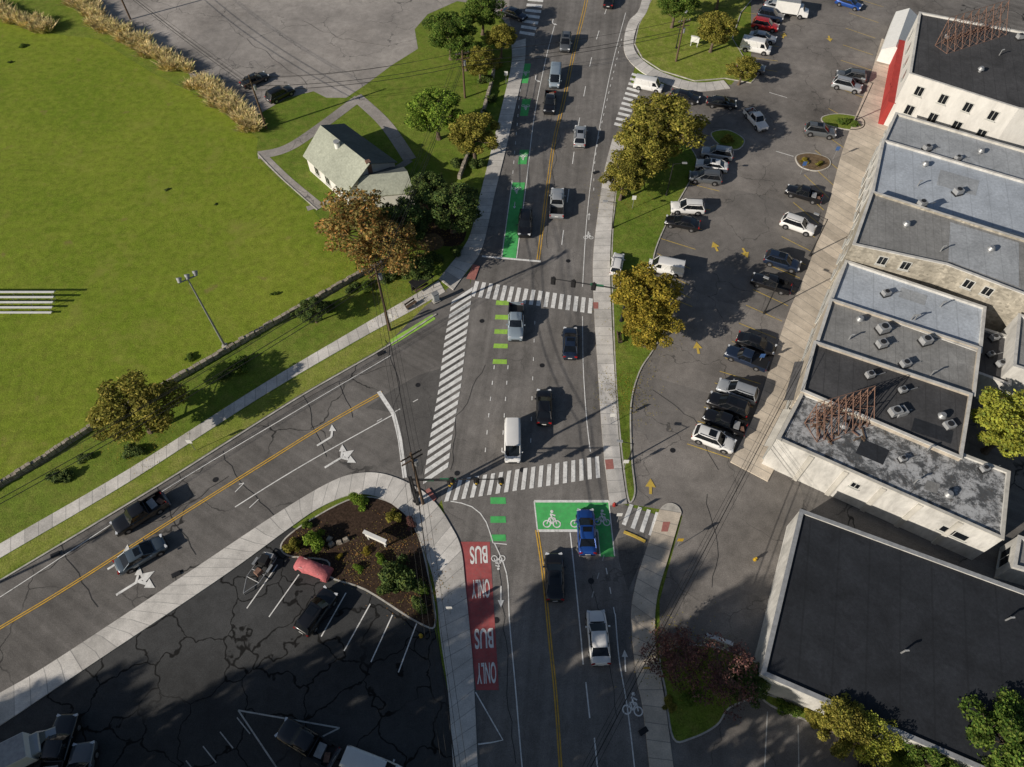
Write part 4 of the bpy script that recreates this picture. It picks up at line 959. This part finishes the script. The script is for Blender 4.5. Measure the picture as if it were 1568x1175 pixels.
for u,v,h,a in((1240,392,7,2.6),(1310,185,7,2.6),(1020,300,6,0),(1170,480,6,2.6),(938,350,5,3.1),(1035,75,6,1),(963,705,4,3)): lamp(u,v,h,a)
TOPS={}
def upole(key,u,v,h,a,wood='pole_wood'):
    g=P(u,v); b=MB(); b.cyl((0,0,0),(0,0,h),.19,.13,wood,8)
    for z in(h-.5,h-1.4): b.box((0,0,z),(2.4,.12,.14),wood,a)
    for s in(-1,-.5,.5,1): b.cyl((s*math.cos(a),s*math.sin(a),h-.45),(s*math.cos(a),s*math.sin(a),h-.2),.05,.04,'hvac_metal',6)
    b.cyl((.3,.1,h-2.6),(.3,.1,h-1.8),.24,.24,'steel_galv',10)
    b.obj('utility_pole',(g.x,g.y,0)); TOPS[key]=(g,h,a)
upole('a',597,506,hgt(597,506,405),.9); upole('b',648,772,12,.6); upole('c',408,197,hgt(408,197,115),.6); upole('d',712,150,hgt(712,150,78),.3); upole('e',740,1420,12,.1)
upole('f',-250,1010,12,.9); upole('g',1035,95,8,.3); upole('h',200,30,9,.5); upole('k',818,1330,11,.3)
def wires(k1,k2,n=4,sag=.8):
    b=MB(); g1,h1,a1=TOPS[k1];g2,h2,a2=TOPS[k2]
    for s in((-1,-.5,.5,1)[:n]):
        p=g1+Vector((s*math.cos(a1),s*math.sin(a1),h1-.2)); q=g2+Vector((s*math.cos(a2),s*math.sin(a2),h2-.2)); pr=p
        for i in range(1,13):
            t=i/12; c=p.lerp(q,t); c.z-=4*t*(1-t)*sag; b.cyl(pr,c,.022,.022,'wire_black',4,False); pr=c
    for zz in(1.9,2.6):
        p=g1+Vector((0,0,h1-zz)); q=g2+Vector((0,0,h2-zz)); pr=p
        for i in range(1,13):
            t=i/12; c=p.lerp(q,t); c.z-=4*t*(1-t)*sag; b.cyl(pr,c,.038,.038,'wire_black',4,False); pr=c
    b.obj('overhead_wires')
wires('a','b'); wires('b','e'); wires('a','f',3,1.5); wires('c','d',2,1); wires('a','d',3,1); wires('c','h',2,.6); wires('d','g',2,.8)
TOPS['m']=(P(1205,600),7.5,.3); wires('m','k',3,1.0)
def signal(bu,bv,tu,tv,h=6.2,nh=3,name='traffic_signal_mast'):
    g=P(bu,bv); t=P(tu,tv,h); d=Vector((t.x-g.x,t.y-g.y,0)); b=MB(); b.cyl(g,g+Vector((0,0,h+.6)),.16,.11,'dark_metal',10)
    e=g+d+Vector((0,0,h+.15)); b.cyl(g+Vector((0,0,h)),e,.1,.05,'dark_metal',8); b.cyl(g,g+Vector((0,0,.3)),.3,.25,'dark_metal',10)
    a=math.atan2(d.y,d.x)
    for i in range(nh):
        c=g+d*(.98-.27*i)+Vector((0,0,h)); b.box((c.x,c.y,h-.25),(.36,.32,1.1),'signal_black',a)
        b.box((c.x,c.y,h-.25),(.62,.05,1.35),'signal_black',a)
        nn=Vector((d.y,-d.x,0)).normalized()
        for k in range(3):
            z=h+.08-k*.33; p=c+nn*.16; p.z=z; b.cyl(p,p+nn*.22,.13,.13,'signal_yellow' if k==1 else 'signal_black',8)
    c=g+d*.4+Vector((0,0,h+.2)); b.box((c.x,c.y,h+.1),(1.7,.05,.4),'green_sign',a)
    b.box((g.x+.2,g.y,2.6),(.35,.3,.8),'signal_black',a); b.obj(name)
signal(640,772,770,735); signal(951,492,845,428)
signal(636,768,690,738,5.5,1)
def sign(u,v,mat,name='traffic_sign',h=2.2,w=.6,a=0.0,hh=.75):
    g=P(u,v); b=MB(); b.cyl((0,0,0),(0,0,h),.035,.035,'steel_galv',6); b.box((0,-.05,h-.1),(w,.03,hh),mat,0); b.box((0,-.02,h-.1),(w*.9,.02,hh*.9),'hvac_metal'); b.obj(name,(g.x,g.y,.1),a)
for u,v,m in((955,720,'white_panel'),(985,1030,'signal_yellow'),(935,650,'white_panel'),(722,330,'white_panel'),(775,130,'white_panel'),(690,940,'white_panel'),(1036,838,'signal_yellow'),(600,500,'white_panel'),(300,690,'white_panel'),(945,800,'white_panel'),(968,320,'white_panel'),(1160,560,'blue_metal'),(1225,268,'blue_metal'),(1275,245,'blue_metal')): sign(u,v,m)
def board(u,v,du,dv,w,h,z=.8,name='ground_sign'):
    g=P(u,v); b=MB(); b.box((0,0,z+h/2),(w,.14,h),'white_panel'); b.box((0,0,z+h+.04),(w+.2,.4,.08),'white_panel')
    for s in(-1,1): b.box((s*w*.4,0,z/2),(.16,.16,z),'window_frame')
    b.obj(name,(g.x,g.y,.1),hdg(u,v,du,dv))
board(578,832,1,.45,2.6,1.0); board(1092,990,1,.35,2.4,1.2,1.4); board(1062,72,1,.2,1.5,1)
def cabinet(u,v,a=.3,s=1):
    g=P(u,v); b=MB(); b.box((0,0,.06),(1.0*s,.7*s,.12),'kerb_stone'); b.box((0,0,.75*s+.1),(.8*s,.5*s,1.3*s),'hvac_metal'); b.box((0,0,1.45*s+.1),(.9*s,.6*s,.08),'steel_galv'); b.box((0,-.26*s,.8*s),(.7*s,.02,1.1*s),'white_panel'); b.obj('signal_control_cabinet',(g.x,g.y,.1),a)
cabinet(668,462,.6); cabinet(945,440,0)
b=MB()
for x in(-1.4,1.4):
    for y in(-.6,.6): b.cyl((x,y,0),(x,y,2.3),.04,.04,'dark_metal',6)
b.box((0,0,2.35),(3.2,1.6,.1),'dark_metal'); b.box((0,.6,1.3),(2.8,.03,1.6),'car_glass'); b.box((0,.3,.5),(2.2,.4,.06),'pole_wood'); g=P(648,446); b.obj('bus_shelter',(g.x,g.y,.05),.75)
def hydrant(u,v,m='signal_yellow'):
    g=P(u,v); b=MB(); b.cyl((0,0,0),(0,0,.08),.2,.2,m,10); b.cyl((0,0,.08),(0,0,.6),.13,.12,m,10); b.cyl((0,0,.6),(0,0,.75),.14,.04,m,10); b.cyl((-.22,0,.45),(.22,0,.45),.06,.06,m,8); b.cyl((0,0,.42),(0,-.2,.42),.08,.08,m,8); b.obj('fire_hydrant',(g.x,g.y,.12))
hydrant(940,775,'awning_red'); hydrant(1155,858); hydrant(645,975)
def bench(u,v,a):
    g=P(u,v); b=MB()
    for k in range(3): b.box((0,-.2+k*.17,.45),(1.7,.14,.04),'pole_wood')
    for k in range(2): b.box((0,.3,.62+k*.18),(1.7,.04,.14),'pole_wood')
    for s in(-.7,.7): b.box((s,0,.22),(.06,.5,.44),'dark_metal'); b.box((s,.27,.6),(.05,.05,.5),'dark_metal')
    b.obj('park_bench',(g.x,g.y,.1),a)
bench(948,520,1.6); bench(953,300,1.6); bench(630,470,.75)
b=MB()
rg=random.Random(4)
for u,v in((508,835),(520,832),(505,827),(530,828)):
    g=P(u,v); b.box((g.x,g.y,.3),(.7,.5,.5),'stone_wall',rg.uniform(0,3),.7)
b.obj('garden_boulders')

# ---------------------------------------------------------------- light, sky, camera
EL=math.radians(24); AZV=Vector((-.86,-.51,0)).normalized()
sund=Vector((AZV.x*math.cos(EL),AZV.y*math.cos(EL),math.sin(EL)))
L=bpy.data.lights.new('sun','SUN'); L.energy=5.0; L.angle=math.radians(.5); L.color=(1,.91,.79)
lo=bpy.data.objects.new('sun',L); scene.collection.objects.link(lo); lo.rotation_euler=sund.to_track_quat('Z','Y').to_euler(); lo.location=(0,0,90)
wd=bpy.data.worlds.new('World'); scene.world=wd; wd.use_nodes=True
nt=wd.node_tree; sk=nt.nodes.new('ShaderNodeTexSky'); sk.sky_type='NISHITA'; sk.sun_disc=False; sk.sun_elevation=EL; sk.sun_rotation=math.atan2(sund.x,sund.y)%(2*math.pi)
bg=nt.nodes['Background']; nt.links.new(sk.outputs[0],bg.inputs['Color']); bg.inputs['Strength'].default_value=.06
cam=bpy.data.cameras.new('camera'); co=bpy.data.objects.new('camera',cam); scene.collection.objects.link(co); scene.camera=co
cam.sensor_width=36; cam.lens=F/1568*36; cam.clip_end=5000; co.location=(0,0,H); co.rotation_euler=(math.pi/2-PITCH,0,0)
scene.view_settings.view_transform='Standard'; scene.view_settings.look='None'; scene.view_settings.exposure=0
